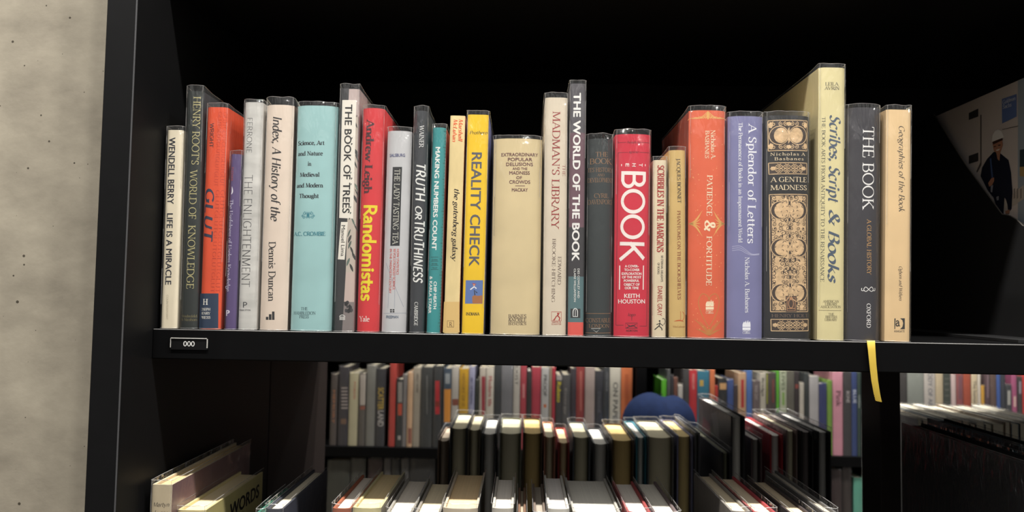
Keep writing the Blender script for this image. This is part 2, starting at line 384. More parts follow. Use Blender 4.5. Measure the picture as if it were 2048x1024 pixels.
# the double-sided black bookcase
case = empty('bookcase', (0, 0, FLOOR_Z))
tag(case, 'tall black double-sided bookcase filling the picture, joined to the concrete wall', 'bookcase')
def part(name, boxes, parent, m=BLACK, bevel=0.0012, label=None):
    b = MB(); o_ = parent.location
    for a, c in boxes: b.box(Vector(a) - o_, Vector(c) - o_)
    o = b.build(name, m, parent, bevel=bevel)
    if label: o['label'] = label
    return o
RX = 1.12
part('side_panel', [((px_panel, -0.065, FLOOR_Z), (PANEL_X, 0.375, 0.95))], case, mat((15, 15, 16), .5, 0, .05, 60.0, .02, .15))
b_ = MB(); b_.tube([Vector((PANEL_X - .0008, -.0646, z)) - case.location for z in (FLOOR_Z + .001, .949)], .0008, 0, 6); b_.build('edge_highlight', mat((84, 84, 86), .35, .3, 0), case)  # paler tube imitates light catching the panel's front edge
part('side_panel', [((px_panel, 0.378, FLOOR_Z), (PANEL_X, 0.722, 0.95))], case, BLACK2)
part('side_panel', [((RX, -0.065, FLOOR_Z), (RX + 0.03, 0.722, 0.95))], case)
for z in SHELF_Z:
    part('shelf_board', [((PANEL_X, -0.006, z - 0.031), (RX, 0.375, z))], case)
    if z < 0.3: part('shelf_board', [((PANEL_X, 0.382, z - 0.031), (RX, 0.676 if z == 0.0 else 0.71, z))], case)
b_ = MB(); b_.tube([Vector((x, -0.0056, -0.0005)) - case.location for x in (PANEL_X + .001, RX - .001)], .0006, 0, 6); b_.build('edge_highlight', mat((120, 119, 118), .3, .3, 0), case)  # light grey tube stands in for the highlight on the shelf's front edge
part('back_panel', [((PANEL_X, 0.376, 0.0), (RX, 0.381, 0.95))], case)
pX0 = P(1758, 860, 0.38).x; pX1 = P(1799, 860, 0.38).x
part('post', [((pX0, 0.376, FLOOR_Z), (pX1, 0.440, -0.031))], case, BLACK2)
# screw heads on the back panel
for (qx, qy) in ((485, 45),):
    p = P(qx, qy, 0.374) - case.location; b = MB()
    rows = [[(p.x + r * math.cos(k * math.pi / 6), p.y - d, p.z + r * math.sin(k * math.pi / 6)) for k in range(12)] for r, d in ((.0045, 0), (.004, .0012), (.001, .002))]
    b.grid(rows, 0, True); b.poly(rows[-1]); b.build('screw_head', mat((150, 148, 145), 0.35, 0.8, 0), case)

# shelf number label
lab = empty('shelf_label'); a = P(342, 675, -0.007); c = P(415.5, 700, -0.007)
lab.location = ((a.x + c.x) / 2, -0.0062, c.z)
tag(lab, 'small black shelf label reading 000 on the front edge of the shelf', 'label')
hw = (c.x - a.x) / 2; hh = a.z - c.z
b = MB(); b.box((-hw, -0.0012, 0), (hw, 0, hh)); b.build('plate', mat((14, 14, 15), 0.3, 0, 0), lab)
b = MB(); t_ = 0.0004
for q in (((-hw, hh - 2 * t_), (hw, hh)), ((hw - 2 * t_, 0.002), (hw, hh)), ((-hw, 0.002), (-hw + t_, hh))):
    b.box((q[0][0], -0.0022, q[0][1]), (q[1][0], -0.0012, q[1][1]))
b.build('holder_rim', mat((190, 188, 184), 0.25, 0, 0), lab)
b = MB(); s0 = P(366.5, 692.5, -0.0075); sc = 10.2 * DIST / F_PX
tp = stroke_text('000', 'NM'); w_ = max(x for f in tp for x, y in f)
for f in tp: b.poly([(s0.x - lab.location.x + x / w_ * 22.5 * DIST / F_PX, -0.0014, s0.z - lab.location.z + y * sc) for x, y in f])
b.build('lettering', ink((225, 225, 222)), lab)

# ------------------------------------------------------------------ books
class Book: pass
def superx(u, p): return abs(u) ** p
def make_book(label, X, Y, z0, w, d, h, spine, left=None, right=None, page=(222, 208, 176), bulge=0.0035, p=3.0, lean=0.0, paperback=False,
              sleeve=0.004, group=None, bands=None, facing=1, seed=0, rough=0.4, name='book', film_side=0.0015, smat=None, edge=None, belly=0.0, simple=False, sag=0.003, rim=0.0002):
    k = Book(); k.w = w; k.d = d; k.h = h; k.b = bulge; k.p = p; k.layers = {}
    root = empty(name, (X, Y, z0)); k.root = root
    root.rotation_euler = (0, lean, 0 if facing == 1 else math.pi)
    tag(root, label, 'book', group)
    k.inv = (Matrix.Translation((X, Y, z0)) @ root.rotation_euler.to_matrix().to_4x4()).inverted(); k.Y = Y
    n = 6 if simple else 16; k.n = n; t = 0.0006 if paperback else 0.0024
    left = left or spine; right = right or spine
    def prof(sx, sy, hi=1.0):
        pts = [(-w / 2 * sx, d)]
        if not simple: pts += [(-w / 2 * sx, d * .5), (-w / 2 * sx, bulge + 0.02)]
        pts += [(-w / 2 * sx + (w * sx) * i / n, sy + bulge * superx(2.0 * i / n - 1, p)) for i in range(n + 1)]
        if not simple: pts += [(w / 2 * sx, bulge + 0.02), (w / 2 * sx, d * .5)]
        pts += [(w / 2 * sx, d)]
        return pts
    out = prof(1, 0); inn = prof((w - 2 * t) / w, t)
    nsp0 = 1 if simple else 3
    zb = sorted(set([0.0, h] + [v for bd in (bands or []) for v in bd[:2]]))
    mats = [smat or mat(spine, rough), mat(left, rough), mat(right, rough), mat(edge or spine, 0.7)]
    bandm = []
    for bd in (bands or []):
        mats.append(mat(bd[2], rough)); bandm.append((bd[0], bd[1], len(mats) - 1))
    def mi(i, j):
        if j < nsp0: m_ = 1
        elif j >= nsp0 + n: m_ = 2
        else: m_ = 0
        zm = (zb[i] + zb[i + 1]) / 2
        if m_ == 0 or (bands and bands[0][-1] == 'all'):
            for a_, b_, q in bandm:
                if a_ <= zm <= b_: return q
        return m_
    b = MB()
    b.grid([[(x, y, z) for x, y in out] for z in zb], mi)
    b.grid([[(x, y, z) for x, y in reversed(inn)] for z in (0, h)], 3)
    for z in (0, h):
        b.grid([[(x, y, z) for x, y in out], [(x, y, z) for x, y in inn]], 3)
    for s in (0, -1):
        b.poly([(out[s][0], out[s][1], 0), (inn[s][0], inn[s][1], 0), (inn[s][0], inn[s][1], h), (out[s][0], out[s][1], h)], 3)
    b.build('cover', mats, root, smooth=35)
    # page block
    iz = 0.0004 if paperback else 0.0028; xw = w / 2 - t - 0.0003; m_ = 8
    fr = [(-xw + 2 * xw * i / m_, t + 0.0004 + bulge * superx((2.0 * i / m_ - 1) * .98, p)) for i in range(m_ + 1)]
    dep = d - (0.0006 if paperback else 0.004) - (sag if facing < 0 and not paperback else 0)
    bk = [(xw - 2 * xw * i / m_, dep + (sag if facing < 0 and not paperback else -0.001) * (1 - (2.0 * i / m_ - 1) ** 2)) for i in range(m_ + 1)]
    ring = fr + bk; b = MB()
    b.grid([[(x, y, z) for x, y in ring] for z in (iz, h - iz)], 0, True)
    b.poly([(x, y, h - iz) for x, y in ring]); b.poly([(x, y, iz) for x, y in reversed(ring)])
    b.build('page_block', pages_material(page), root, smooth=40)
    if sleeve:
        s = 0.0011; rng = random.Random(seed * 13 + int(X * 1000)); 
        base = prof((w + 2 * s) / w, -s)
        nn = len(base); zs = [0.0003] + ([h * .98] if simple else [h * f for f in (.04, .12, .3, .5, .7, .85, .93, .97)]) + [h]
        rows = []
        ph = rng.uniform(0, 6)
        for zi, z in enumerate(zs):
            r = []
            for j, (x, y) in enumerate(base):
                q = mnoise.noise(Vector((x * 60 + seed * 3.1, z * 25, y * 30 + ph))) * 0.0004
                onspine = nsp0 <= j <= nsp0 + n
                if zi == 0 and onspine: q -= 0.0006
                r.append((x, y - q if onspine else y, z))
            rows.append(r)
        for f_ in ((1.0,) if simple else (.5, 1.0)):
            r = []
            for j, (x, y) in enumerate(base):
                onspine = nsp0 <= j <= nsp0 + n
                e = sleeve if onspine else (film_side + (sleeve - film_side) * .35 if (y < bulge + .021) else film_side)
                e *= 1 + .22 * mnoise.noise(Vector((x * 110 + seed, ph, 2))) if onspine else 1
                inset = 0.0012 * f_ * mnoise.noise(Vector((x * 90, ph + 3, f_)))
                r.append((x * (1 - .012 * f_), y + abs(inset) * .8, h + e * f_))
            rows.append(r)
        b = MB(); b.grid(rows, 0)
        b.tube(rows[-1], rim, 1, 4)
        if not simple:
            for ej in (nsp0, nsp0 + n):                      # film folds along the spine edges, grey tubes imitating their highlights
                cut = rng.choice((3, 4, 5, 2)); fx = 1 if ej == nsp0 else -1
                b.tube([(r_[ej + fx][0] - fx * 0.0002, r_[ej + fx][1] - 0.0002, r_[ej + fx][2]) for r_ in rows[cut:]], 0.00022, 1, 4)
            lo = [(x, y - 0.0002, z + 0.0002) for x, y, z in rows[0][nsp0:nsp0 + n + 1]]
            b.tube(lo, 0.0002, 1, 5)
        b.build('plastic_sleeve', [FILM, RIM], root, smooth=60)
    return k
def ysurf(k, x):
    u = max(-1.0, min(1.0, 2 * x / k.w)); t = (u + 1) / 2 * k.n; i = min(k.n - 1, int(t)); f = t - i
    g = lambda j: k.b * abs(2.0 * j / k.n - 1) ** k.p
    return g(i) * (1 - f) + g(i + 1) * f
def loc2(k, q):
    v = k.inv @ P(q[0], q[1], k.Y); return (v.x, v.z)
def addpoly(k, part_, polys, rgb, lift, m=None):
    k.layers.setdefault(part_, []).append((polys, m or ink(rgb), lift))
def decal(k, part_, pts, rgb, lift=0.00025, m=None):
    addpoly(k, part_, [[loc2(k, q) for q in pts]], rgb, lift, m)
def text(k, part_, s, p0, p1, hpx, style, rgb, lift=0.0006, m=None):
    a = loc2(k, p0); c = loc2(k, p1)
    ux, uz = c[0] - a[0], c[1] - a[1]; Lw = math.hypot(ux, uz); vx, vz = -uz / Lw, ux / Lw
    h = hpx * DIST / F_PX
    tp = text_polys(s, style); x0 = min(x for f in tp for x, y in f); x1 = max(x for f in tp for x, y in f); sx = 1.0 / (x1 - x0)
    addpoly(k, part_, [[(a[0] + ux * (x - x0) * sx + vx * h * y, a[1] + uz * (x - x0) * sx + vz * h * y) for x, y in f] for f in tp], rgb, lift, m)
def line(k, part_, pts, wpx, rgb, lift=0.0004, m=None, taper=False, smooth=False):
    q = [loc2(k, p) for p in (sm(pts) if (taper or smooth) and len(pts) > 2 else pts)]; w = wpx * DIST / F_PX; n = len(q) - 1
    addpoly(k, part_, ribbon(q, lambda i, an: w * (max(.12, math.sin(math.pi * (i + .3) / (n + .6))) if taper else 1)), rgb, lift, m)
def sm(pts, n=6):
    out = []
    for i in range(len(pts) - 1):
        p0, p1, p2, p3 = pts[max(0, i - 1)], pts[i], pts[i + 1], pts[min(len(pts) - 1, i + 2)]
        for j in range(n):
            t = j / n
            out.append(tuple(.5 * (2 * p1[c_] + (p2[c_] - p0[c_]) * t + (2 * p0[c_] - 5 * p1[c_] + 4 * p2[c_] - p3[c_]) * t * t + (3 * p1[c_] - p0[c_] - 3 * p2[c_] + p3[c_]) * t ** 3) for c_ in (0, 1)))
    return out + [pts[-1]]
def arc(cx, cy, rx, ry, a0, a1, n=14):
    return [(cx + rx * math.cos(math.radians(a0 + (a1 - a0) * i / n)), cy - ry * math.sin(math.radians(a0 + (a1 - a0) * i / n))) for i in range(n + 1)]
def spiral(cx, cy, r0, turns, a0, sgn=1, n=18):
    return [(cx + r0 * (1 - .85 * i / n) * math.cos(math.radians(a0) + sgn * turns * 2 * math.pi * i / n), cy - r0 * (1 - .85 * i / n) * math.sin(math.radians(a0) + sgn * turns * 2 * math.pi * i / n)) for i in range(n + 1)]
def disc(k, part_, cx, cy, rx, ry, rgb, lift=0.0004, m=None, n=16, rag=0.0):
    decal(k, part_, [(cx + rx * (1 + rag * math.sin(i * 2.3 + cx)) * math.cos(i * 2 * math.pi / n), cy - ry * (1 + rag * math.sin(i * 2.3 + cx)) * math.sin(i * 2 * math.pi / n)) for i in range(n)], rgb, lift, m)
def finish(k):
    for part_, items in k.layers.items():
        bm = bmesh.new(); mats = []
        lay = bm.verts.layers.float.new('lift')
        for polys, m, lift in items:
            if m not in mats: mats.append(m)
            mi = mats.index(m)
            for fi, f in enumerate(polys):
                vs_ = [bm.verts.new((x, 0, z)) for x, z in f]
                for v in vs_: v[lay] = lift + (fi % 60) * 1.2e-5
                try:
                    fc = bm.faces.new(vs_); fc.material_index = mi
                except ValueError: pass
        for f in bm.faces: f.normal_update()
        flip = [f for f in bm.faces if f.normal.y > 0]
        if flip: bmesh.ops.reverse_faces(bm, faces=flip)
        xs = [v.co.x for v in bm.verts]
        for i in range(1, k.n):
            xx = -k.w / 2 + k.w * i / k.n
            if min(xs) < xx < max(xs) and k.b > 0.0005:
                bmesh.ops.bisect_plane(bm, geom=bm.verts[:] + bm.edges[:] + bm.faces[:], plane_co=(xx, 0, 0), plane_no=(1, 0, 0))
        for v in bm.verts: v.co.y = ysurf(k, v.co.x) - v[lay] * 0.12
        me = bpy.data.meshes.new(part_); bm.to_mesh(me); bm.free()
        for m in mats: me.materials.append(m)
        o = bpy.data.objects.new(part_, me); COL.objects.link(o); o.parent = k.root
CR = {1: (300, 140, 3.4125), 2: (300, 400, 3.0125), 3: (660, 140, 3.4147), 4: (660, 400, 3.4147), 5: (960, 140, 3.413), 6: (960, 400, 3.413),
      7: (1290, 110, 3.4143), 8: (1290, 400, 3.4143), 9: (1600, 110, 3.413), 10: (1600, 400, 3.2)}
def q(c, u, v): o = CR[c]; return (o[0] + u / o[2], o[1] + v / o[2])
def main_book(label, top, bot, film_y, depth, spine, **kw):
    """top, bot = (left x, right x, y) of the spine in the photograph's frame"""
    Y = kw.pop('Y', 0.0)
    tl, tr, bl, br = P(top[0], top[2], Y), P(top[1], top[2], Y), P(bot[0], bot[2], Y), P(bot[1], bot[2], Y)
    w = ((tr.x - tl.x) + (br.x - bl.x)) / 2; h = (tl.z + tr.z) / 2; lean = ((tl.x + tr.x) - (bl.x + br.x)) / 2 / h
    X = (bl.x + br.x) / 2
    lean = max(-.02, min(.02, lean))
    print('BOOK w %.1f h %.1f lean %.4f zb %.4f' % (w * 1e3, h * 1e3, lean, (bl.z + br.z) / 2))
    ext = (top[2] - film_y) * DIST / F_PX if film_y else 0
    bands = kw.pop('bands_px', None)
    if bands:
        kw['bands'] = [(max(0, P(top[0], y1, Y).z), min(h, P(top[0], y0, Y).z), c) for y0, y1, c in bands]
    main_book.n += 1
    return make_book(label, X, Y, 0.0004, w - 0.0018, depth, h, spine, lean=lean, sleeve=ext, group='books on the main shelf', seed=main_book.n, **kw)
main_book.n = 0
TI, AU, PU, SU, OR, EM = 'title_lettering', 'author_lettering', 'publisher_lettering', 'subtitle_lettering', 'ornament', 'publisher_emblem'
# 1
k = main_book('cream paperback with dark capital lettering, leftmost on the main shelf', (331.4, 368, 260.7), (319.9, 353.5, 655.6), 252.8, .15, (242, 230, 204), bulge=.002, p=6)
D = (38, 40, 52)
text(k, AU, 'WENDELL BERRY', q(1, 131, 460), q(1, 118, 915), 13.5, 'NB', D); text(k, TI, 'LIFE IS A MIRACLE', q(2, 103, 80), q(2, 92, 510), 12.5, 'NB', D)
text(k, PU, 'COUNTERPOINT', q(2, 99, 572), q(2, 96, 720), 4, 'NL', (130, 118, 95)); finish(k)
# 2
k = main_book('tall dark green book with pale gold capitals in a clear sleeve', (372.4, 406.5, 183), (357.1, 394, 658), 171.6, .17, (38, 44, 42), left=(40, 46, 46), right=(50, 54, 60), bulge=.003, p=4)
D = (196, 186, 132)
text(k, TI, "HENRY ROOT'S", q(1, 298, 180), q(1, 283, 645), 14, 'SL', D); text(k, TI, 'WORLD OF', (380.6, 339), (377.5, 438), 14, 'SL', D); text(k, TI, 'KNOWLEDGE', (377, 450), (373, 577.5), 14, 'SL', D)
text(k, PU, 'Weidenfeld', q(2, 187, 707), q(2, 278, 707), 5, 'SL', (140, 128, 84)); text(k, PU, '& Nicolson', q(2, 185, 728), q(2, 278, 728), 5, 'SL', (140, 128, 84)); finish(k)
# 3
k = main_book('bright orange book with brushed dark blue capitals and a navy foot panel', (413.4, 455.3, 215), (395.3, 442, 656.6), 206.8, .16, (232, 84, 42), bulge=.003, p=4)
text(k, AU, 'WRIGHT', q(1, 410, 362), q(1, 405, 528), 8, 'NM', (84, 34, 30)); text(k, TI, 'GLUT', (411, 377), (405.5, 483), 18, 'H', (40, 50, 78))
for p0, p1 in (((437, 224), (428, 372)), ((446, 224), (440, 372)), ((432, 380), (421, 585)), ((441, 380), (431, 585))):
    text(k, OR, 'GLUTGLUTGLUTGLUTGLUT', p0, p1, 7.5, 'NL', (203, 62, 34))
decal(k, 'foot_panel', [q(2, 296, 563), q(2, 411, 563), q(2, 408, 773), q(2, 288, 773)], (30, 52, 80))
text(k, EM, 'H', q(2, 316, 632), q(2, 349, 632), 12, 'SB', (226, 224, 216))
for s, y in (('JOSEPH', 666), ('HENRY', 690), ('PRESS', 715)): text(k, PU, s, q(2, 297, y), q(2, 364, y), 5, 'SB', (220, 218, 210))
finish(k)
# 4
k = main_book('short slim purple book with white serif lettering', (459.7, 484, 309), (447, 472, 658.3), 301.8, .13, (92, 74, 122), bulge=.002, p=4)
text(k, AU, 'FLEXNER', q(1, 556, 662), q(1, 549, 760), 4.5, 'SL', (205, 90, 70)); line(k, OR, [q(1, 560, 795), q(1, 562, 830), q(1, 553, 850)], 3, (225, 220, 230), taper=True)
text(k, TI, 'The Usefulness of Useless Knowledge', (458.5, 399), (451.7, 583), 8, 'S', (206, 200, 224)); text(k, EM, 'P', q(2, 456, 698), q(2, 480, 698), 12, 'NX', (222, 218, 232)); finish(k)
# 5
wmat = mat((205, 203, 198), 0.4, 0, 0.16, 18.0, 0, 0.5, (1, 1, 3.0))
k = main_book('pale grey marbled book with thin grey capitals', (487.5, 526.5, 205), (472.6, 512.8, 660.6), 199, .16, (205, 203, 198), smat=wmat, bulge=.003, p=4)
text(k, AU, 'FERRONE', q(1, 664, 328), q(1, 657, 565), 11, 'NL', (76, 76, 80)); text(k, TI, 'THE ENLIGHTENMENT', (488.3, 349.5), (482, 574), 17.5, 'NL', (70, 70, 74))
text(k, EM, 'P', q(2, 560, 648), q(2, 585, 648), 11, 'NM', (60, 60, 64)); text(k, PU, 'PRINCETON', q(2, 535, 668), q(2, 605, 668), 3, 'NM', (70, 70, 74)); finish(k)
# 6
k = main_book('pinkish cream book with black slanted title, patterned brown right cover', (530, 588, 210.3), (514.8, 573.5, 663), 194.8, .16, (225, 208, 192), right=(104, 72, 56), bulge=.005, p=3)
text(k, TI, 'Index, A History of the', (546, 233), (541.2, 442.5), 18, 'SIB', (34, 30, 32)); text(k, AU, 'Dennis Duncan', (537.5, 483), (536.4, 603), 14, 'S', (34, 30, 32))
for i, (u0, u1, v0) in enumerate(((735, 750, 672), (716, 732, 688), (697, 713, 704))): decal(k, EM, [q(2, u0, v0), q(2, u1, v0), q(2, u1, 722), q(2, u0, 722)], (36, 34, 36))
finish(k)
# 7
k = main_book('wide pale turquoise book with centred black lettering', (591, 676, 211.8), (576.2, 661.8, 664), 203.9, .16, (158, 198, 198), bulge=.006, p=3.2)
D = (34, 44, 50)
for s, u0, u1, v in (('Science, Art', 1002, 1190, 510), ('and Nature', 1003, 1180, 582), ('in', 1075, 1102, 653), ('Medieval', 1018, 1158, 727), ('and Modern', 994, 1182, 800), ('Thought', 1014, 1152, 872)):
    text(k, TI, s, q(1, u0, v), q(1, u1, v), 8.2, 'SB', D)
TE = (44, 124, 138)
for s in (-1, 1):
    for a_, b_, r in ((8, -4, 3.6), (9, 4, 3), (3, 3.5, 2.8), (3, -3.5, 2.8), (12, 1, 2.2)): line(k, OR, spiral(616 + s * a_, 430.5 + b_, r, 1.3, 90, s), 1.0, TE)
disc(k, OR, 616, 430.5, 2.2, 4.5, TE)
text(k, AU, 'A.C. CROMBIE', q(2, 857, 214), q(2, 1055, 214), 7.5, 'SB', TE)
for s, u0, u1, v in (('THE', 908, 950, 664), ('HAMBLEDON', 860, 998, 690), ('PRESS', 897, 957, 712)): text(k, PU, s, q(2, u0, v), q(2, u1, v), 6, 'S', (50, 80, 88))
finish(k)
# 8
k = main_book('tall charcoal book with a white title strip and leafy grey drawing', (680, 719.5, 177.5), (665.9, 708, 666.5), 168.4, .18, (52, 52, 54), right=(168, 152, 152), bulge=.002, p=6)
decal(k, 'art_strip', [q(3, 130, 130), q(3, 198, 130), q(3, 196, 320), q(3, 122, 320)], (190, 172, 168))
decal(k, 'art_strip', [(701, 230), (716.5, 230), (709, 545), (691.5, 545)], (190, 178, 166))
decal(k, 'art_strip', [(691.5, 545), (709, 545), (707.5, 604), (688, 604)], (196, 176, 168)); decal(k, 'art_strip', [(688, 604), (707.5, 604), (706, 664), (684, 664)], (130, 120, 118))
rg = random.Random(8)
for i in range(26):
    y = 240 + i * 11.5; x = 711 - (y - 240) * .027 + rg.uniform(-5, 4); s = rg.choice((-1, 1))
    line(k, 'art_strip', [(x, y), (x + s * 3, y + 7), (x + s * 6, y + 16)], rg.uniform(2.6, 5.5), rg.choice(((52, 56, 54), (82, 96, 88), (96, 112, 102), (60, 60, 60))), .0004, None, True)
for i in range(14): disc(k, 'art_strip', 688.5 + rg.uniform(1, 15), 607 + rg.uniform(-4, 16), rg.uniform(2, 4), rg.uniform(2, 5), (62, 60, 62), .0004)
decal(k, 'title_label', [q(3, 83, 205), q(3, 180, 205), q(3, 157, 1015), q(3, 62, 1010)], (232, 226, 214), .0005); text(k, TI, 'THE BOOK OF TREES', (690.7, 208.8), (684.9, 426.4), 15, 'NB', (24, 24, 26), .0008)
decal(k, 'author_label', [q(4, 75, 150), q(4, 122, 150), q(4, 100, 408), q(4, 52, 405)], (232, 226, 214), .0005); text(k, AU, 'Manuel Lima', (683, 450.5), (681.6, 512.5), 8, 'N', (24, 24, 26), .0008)
for i in range(5): line(k, EM, [q(4, 68 + i * 8, 820), q(4, 68 + i * 8, 795)], 1.2, (228, 226, 222))
line(k, EM, arc(684.6, 634, 5.5, 4, 10, 170), 1.2, (228, 226, 222)); finish(k)
# 9
k = main_book('red book with a big yellow condensed title', (723, 769.8, 216.7), (709.8, 758, 665), 210.3, .17, (214, 52, 58), bulge=.006, p=2.6)
text(k, AU, 'Andrew Leigh', (733, 237), (727, 388), 16, 'SB', (74, 24, 32)); text(k, TI, 'Randomistas', (726.5, 410), (719.5, 602), 28, 'NH', (236, 214, 40)); text(k, PU, 'Yale', q(4, 195, 830), q(4, 270, 830), 10.5, 'S', (240, 226, 220)); finish(k)
# 10
k = main_book('silver grey book with a black title panel and red subtitle', (772.7, 824.9, 262.4), (760.2, 811.5, 667), 254.2, .15, (196, 196, 198), bulge=.005, p=3)
text(k, AU, 'SALSBURG', q(3, 405, 592), q(3, 512, 592), 6.5, 'NB', (56, 64, 120))
decal(k, 'title_panel', [q(3, 428, 662), q(3, 492, 662), q(4, 475, 313), q(4, 411, 313)], (30, 32, 36)); text(k, TI, 'THE LADY TASTING TEA', (789.4, 338), (785, 489), 11, 'SL', (214, 212, 200))
for s, p0, p1 in (('HOW STATISTICS', (456, 335), (453, 510)), ('REVOLUTIONIZED SCIENCE', (433, 335), (428, 612)), ('IN THE TWENTIETH CENTURY', (408, 335), (402, 637))): text(k, SU, s, q(4, *p0), q(4, *p1), 5, 'N', (216, 76, 56))
for a_, b_ in ((410, 745), (427, 745), (410, 758), (427, 758)): decal(k, EM, [q(4, a_, b_), q(4, a_ + 13, b_), q(4, a_ + 13, b_ + 10), q(4, a_, b_ + 10)], (34, 34, 38))
text(k, PU, 'FREEMAN', q(4, 382, 808), q(4, 466, 808), 5.8, 'NB', (72, 92, 118))
for p0, p1 in (((415, 330), (395, 740)), ((448, 330), (440, 740)), ((362, 775), (520, 772)), ((380, 430), (500, 730))): line(k, OR, [q(4, *p0), q(4, *p1)], .8, (150, 156, 170))
finish(k)
# 11
k = main_book('dark grey book with a white handwritten title', (828.4, 855.6, 222), (815.2, 848.9, 668), 211.7, .16, (54, 57, 62), bulge=.005, p=2.4)
text(k, AU, 'WAINER', q(3, 613, 375), q(3, 609, 532), 8.5, 'S', (226, 226, 224)); D = (236, 236, 232)
text(k, TI, 'TRUTH', (832.6, 328), (830.5, 402), 18, 'H', D); text(k, TI, 'OR', (831, 412), (829.7, 439), 13, 'H', D); text(k, TI, 'TRUTHINESS', (829, 442), (826, 566), 18, 'H', D)
text(k, PU, 'CAMBRIDGE', q(4, 577, 697), q(4, 574, 858), 7, 'S', D); finish(k)
# 12
k = main_book('teal book with bold white capitals, ruler ticks and a red right cover', (864.1, 893.5, 255.7), (850.4, 881.5, 667), 248.4, .15, (52, 146, 148), right=(196, 58, 46), bulge=.004, p=3)
D = (236, 240, 236)
text(k, TI, 'MAKING NUMBERS COUNT', (871.4, 293.7), (863.5, 500), 9.5, 'NX', D); text(k, AU, 'CHIP HEATH', q(4, 709, 556), q(4, 706, 745), 6, 'NX', D); text(k, AU, '& KARLA STARR', q(4, 680, 520), q(4, 670, 775), 6, 'NX', D)
for i in range(62):
    y = 262 + i * 6.4; x = 892.3 - (y - 262) * .0305; line(k, 'ruler_ticks', [(x, y), (x - (5 if i % 5 == 0 else 2.6), y)], .8, (26, 60, 62))
for v in (390, 418, 446, 474): line(k, SU, [q(4, 688, v), q(4, 740, v)], .8, (30, 70, 74))
for s, v in (('EVEN', 412), ('BEFORE', 440), ('TRUST', 468)): text(k, SU, s, q(4, 695, v), q(4, 733, v), 2.6, 'NM', (30, 70, 74))
finish(k)
# 13
k = main_book('worn yellowed paperback with red and black slanted lettering, no sleeve', (899.6, 931.8, 232), (884.9, 919.2, 668), None, .13, (200, 180, 132), right=(206, 110, 84), bulge=.0012, p=6, paperback=True,
              smat=mat((200, 180, 132), .45, 0, .14, 40, .05, .5, (1, 1, .4)))
text(k, AU, 'Marshall', q(3, 881, 335), q(3, 876, 488), 8, 'SIB', (212, 84, 50)); text(k, AU, 'McLuhan', q(3, 845, 335), q(3, 836, 490), 8, 'SIB', (212, 84, 50))
text(k, TI, 'the gutenberg galaxy', (908.9, 377.8), (903.7, 522.4), 10, 'SIB', (44, 38, 36)); decal(k, 'spine_tape', [q(4, 778, 695), q(4, 884, 695), q(4, 884, 905), q(4, 770, 905)], (190, 160, 104), .0002)
line(k, EM, [q(4, 801, 825), q(4, 845, 825), q(4, 845, 868), q(4, 801, 868), q(4, 801, 825)], 1, (96, 78, 54)); text(k, EM, 'R', q(4, 814, 862), q(4, 836, 862), 8, 'S', (96, 78, 54)); finish(k)
# 14
k = main_book('yellow book with big grey capitals and a small blue picture', (933.8, 979.2, 230), (921.5, 968.5, 668), 222, .16, (242, 200, 24), left=(96, 100, 156), right=(92, 98, 156), bulge=.002, p=7)
text(k, AU, 'Prothero', q(3, 955, 438), q(3, 1075, 438), 6.5, 'SI', (40, 36, 30)); text(k, TI, 'REALITY CHECK', (944, 304.6), (938.2, 532.4), 21, 'NB', (88, 88, 98))
decal(k, 'picture', [q(4, 927, 548), q(4, 1045, 548), q(4, 1041, 708), q(4, 922, 708)], (92, 120, 178))
decal(k, 'picture', [q(4, 973, 706), q(4, 971, 660), q(4, 985, 650), q(4, 1012, 655), q(4, 1040, 650), q(4, 1040, 706)], (168, 108, 62), .0004)
line(k, 'picture', [q(4, 1005, 635), q(4, 985, 615), q(4, 990, 650), ], 2.2, (40, 40, 48), .0006); line(k, 'picture', [q(4, 958, 612), q(4, 985, 592), q(4, 1000, 605)], 2.4, (236, 236, 240), .0006)
disc(k, 'picture', *q(4, 984, 580), 2.2, 2.2, (214, 150, 120), .0006); line(k, 'picture', [q(4, 972, 570), q(4, 996, 575)], 1.4, (190, 60, 50), .0007)
text(k, PU, 'INDIANA', q(4, 928, 787), q(4, 1022, 787), 5.5, 'SB', (40, 38, 30)); finish(k)
# 15
k = main_book('thick cream book with small maroon capitals, the widest on the main shelf', (986.4, 1086, 277.7), (977.6, 1081.6, 669.6), 271, .15, (216, 197, 154), bulge=.007, p=3, page=(226, 212, 180))
D = (104, 58, 60)
for s, u0, u1, v, h in (('EXTRAORDINARY', 145, 397, 588, 7), ('POPULAR', 190, 357, 621, 7), ('DELUSIONS', 178, 362, 654, 7), ('AND THE', 222, 323, 681, 5), ('MADNESS', 200, 340, 713, 7), ('OF', 247, 287, 744, 6), ('CROWDS', 199, 343, 775, 7)): text(k, TI, s, q(5, u0, v), q(5, u1, v), h, 'NB', D)
line(k, OR, [q(5, 240, 791), q(5, 307, 791)], 1.2, D); text(k, AU, 'MACKAY', q(5, 217, 829), q(5, 327, 829), 7, 'NB', D)
for s, v, h in (('BARNES', 805, 7), ('&NOBLE', 831, 7), ('B|O|O|K|S', 853, 4)): text(k, PU, s, q(6, 193, v), q(6, 316, v), h, 'S', (84, 64, 54))
line(k, PU, [q(6, 193, 836), q(6, 316, 836)], .6, (84, 64, 54)); finish(k)
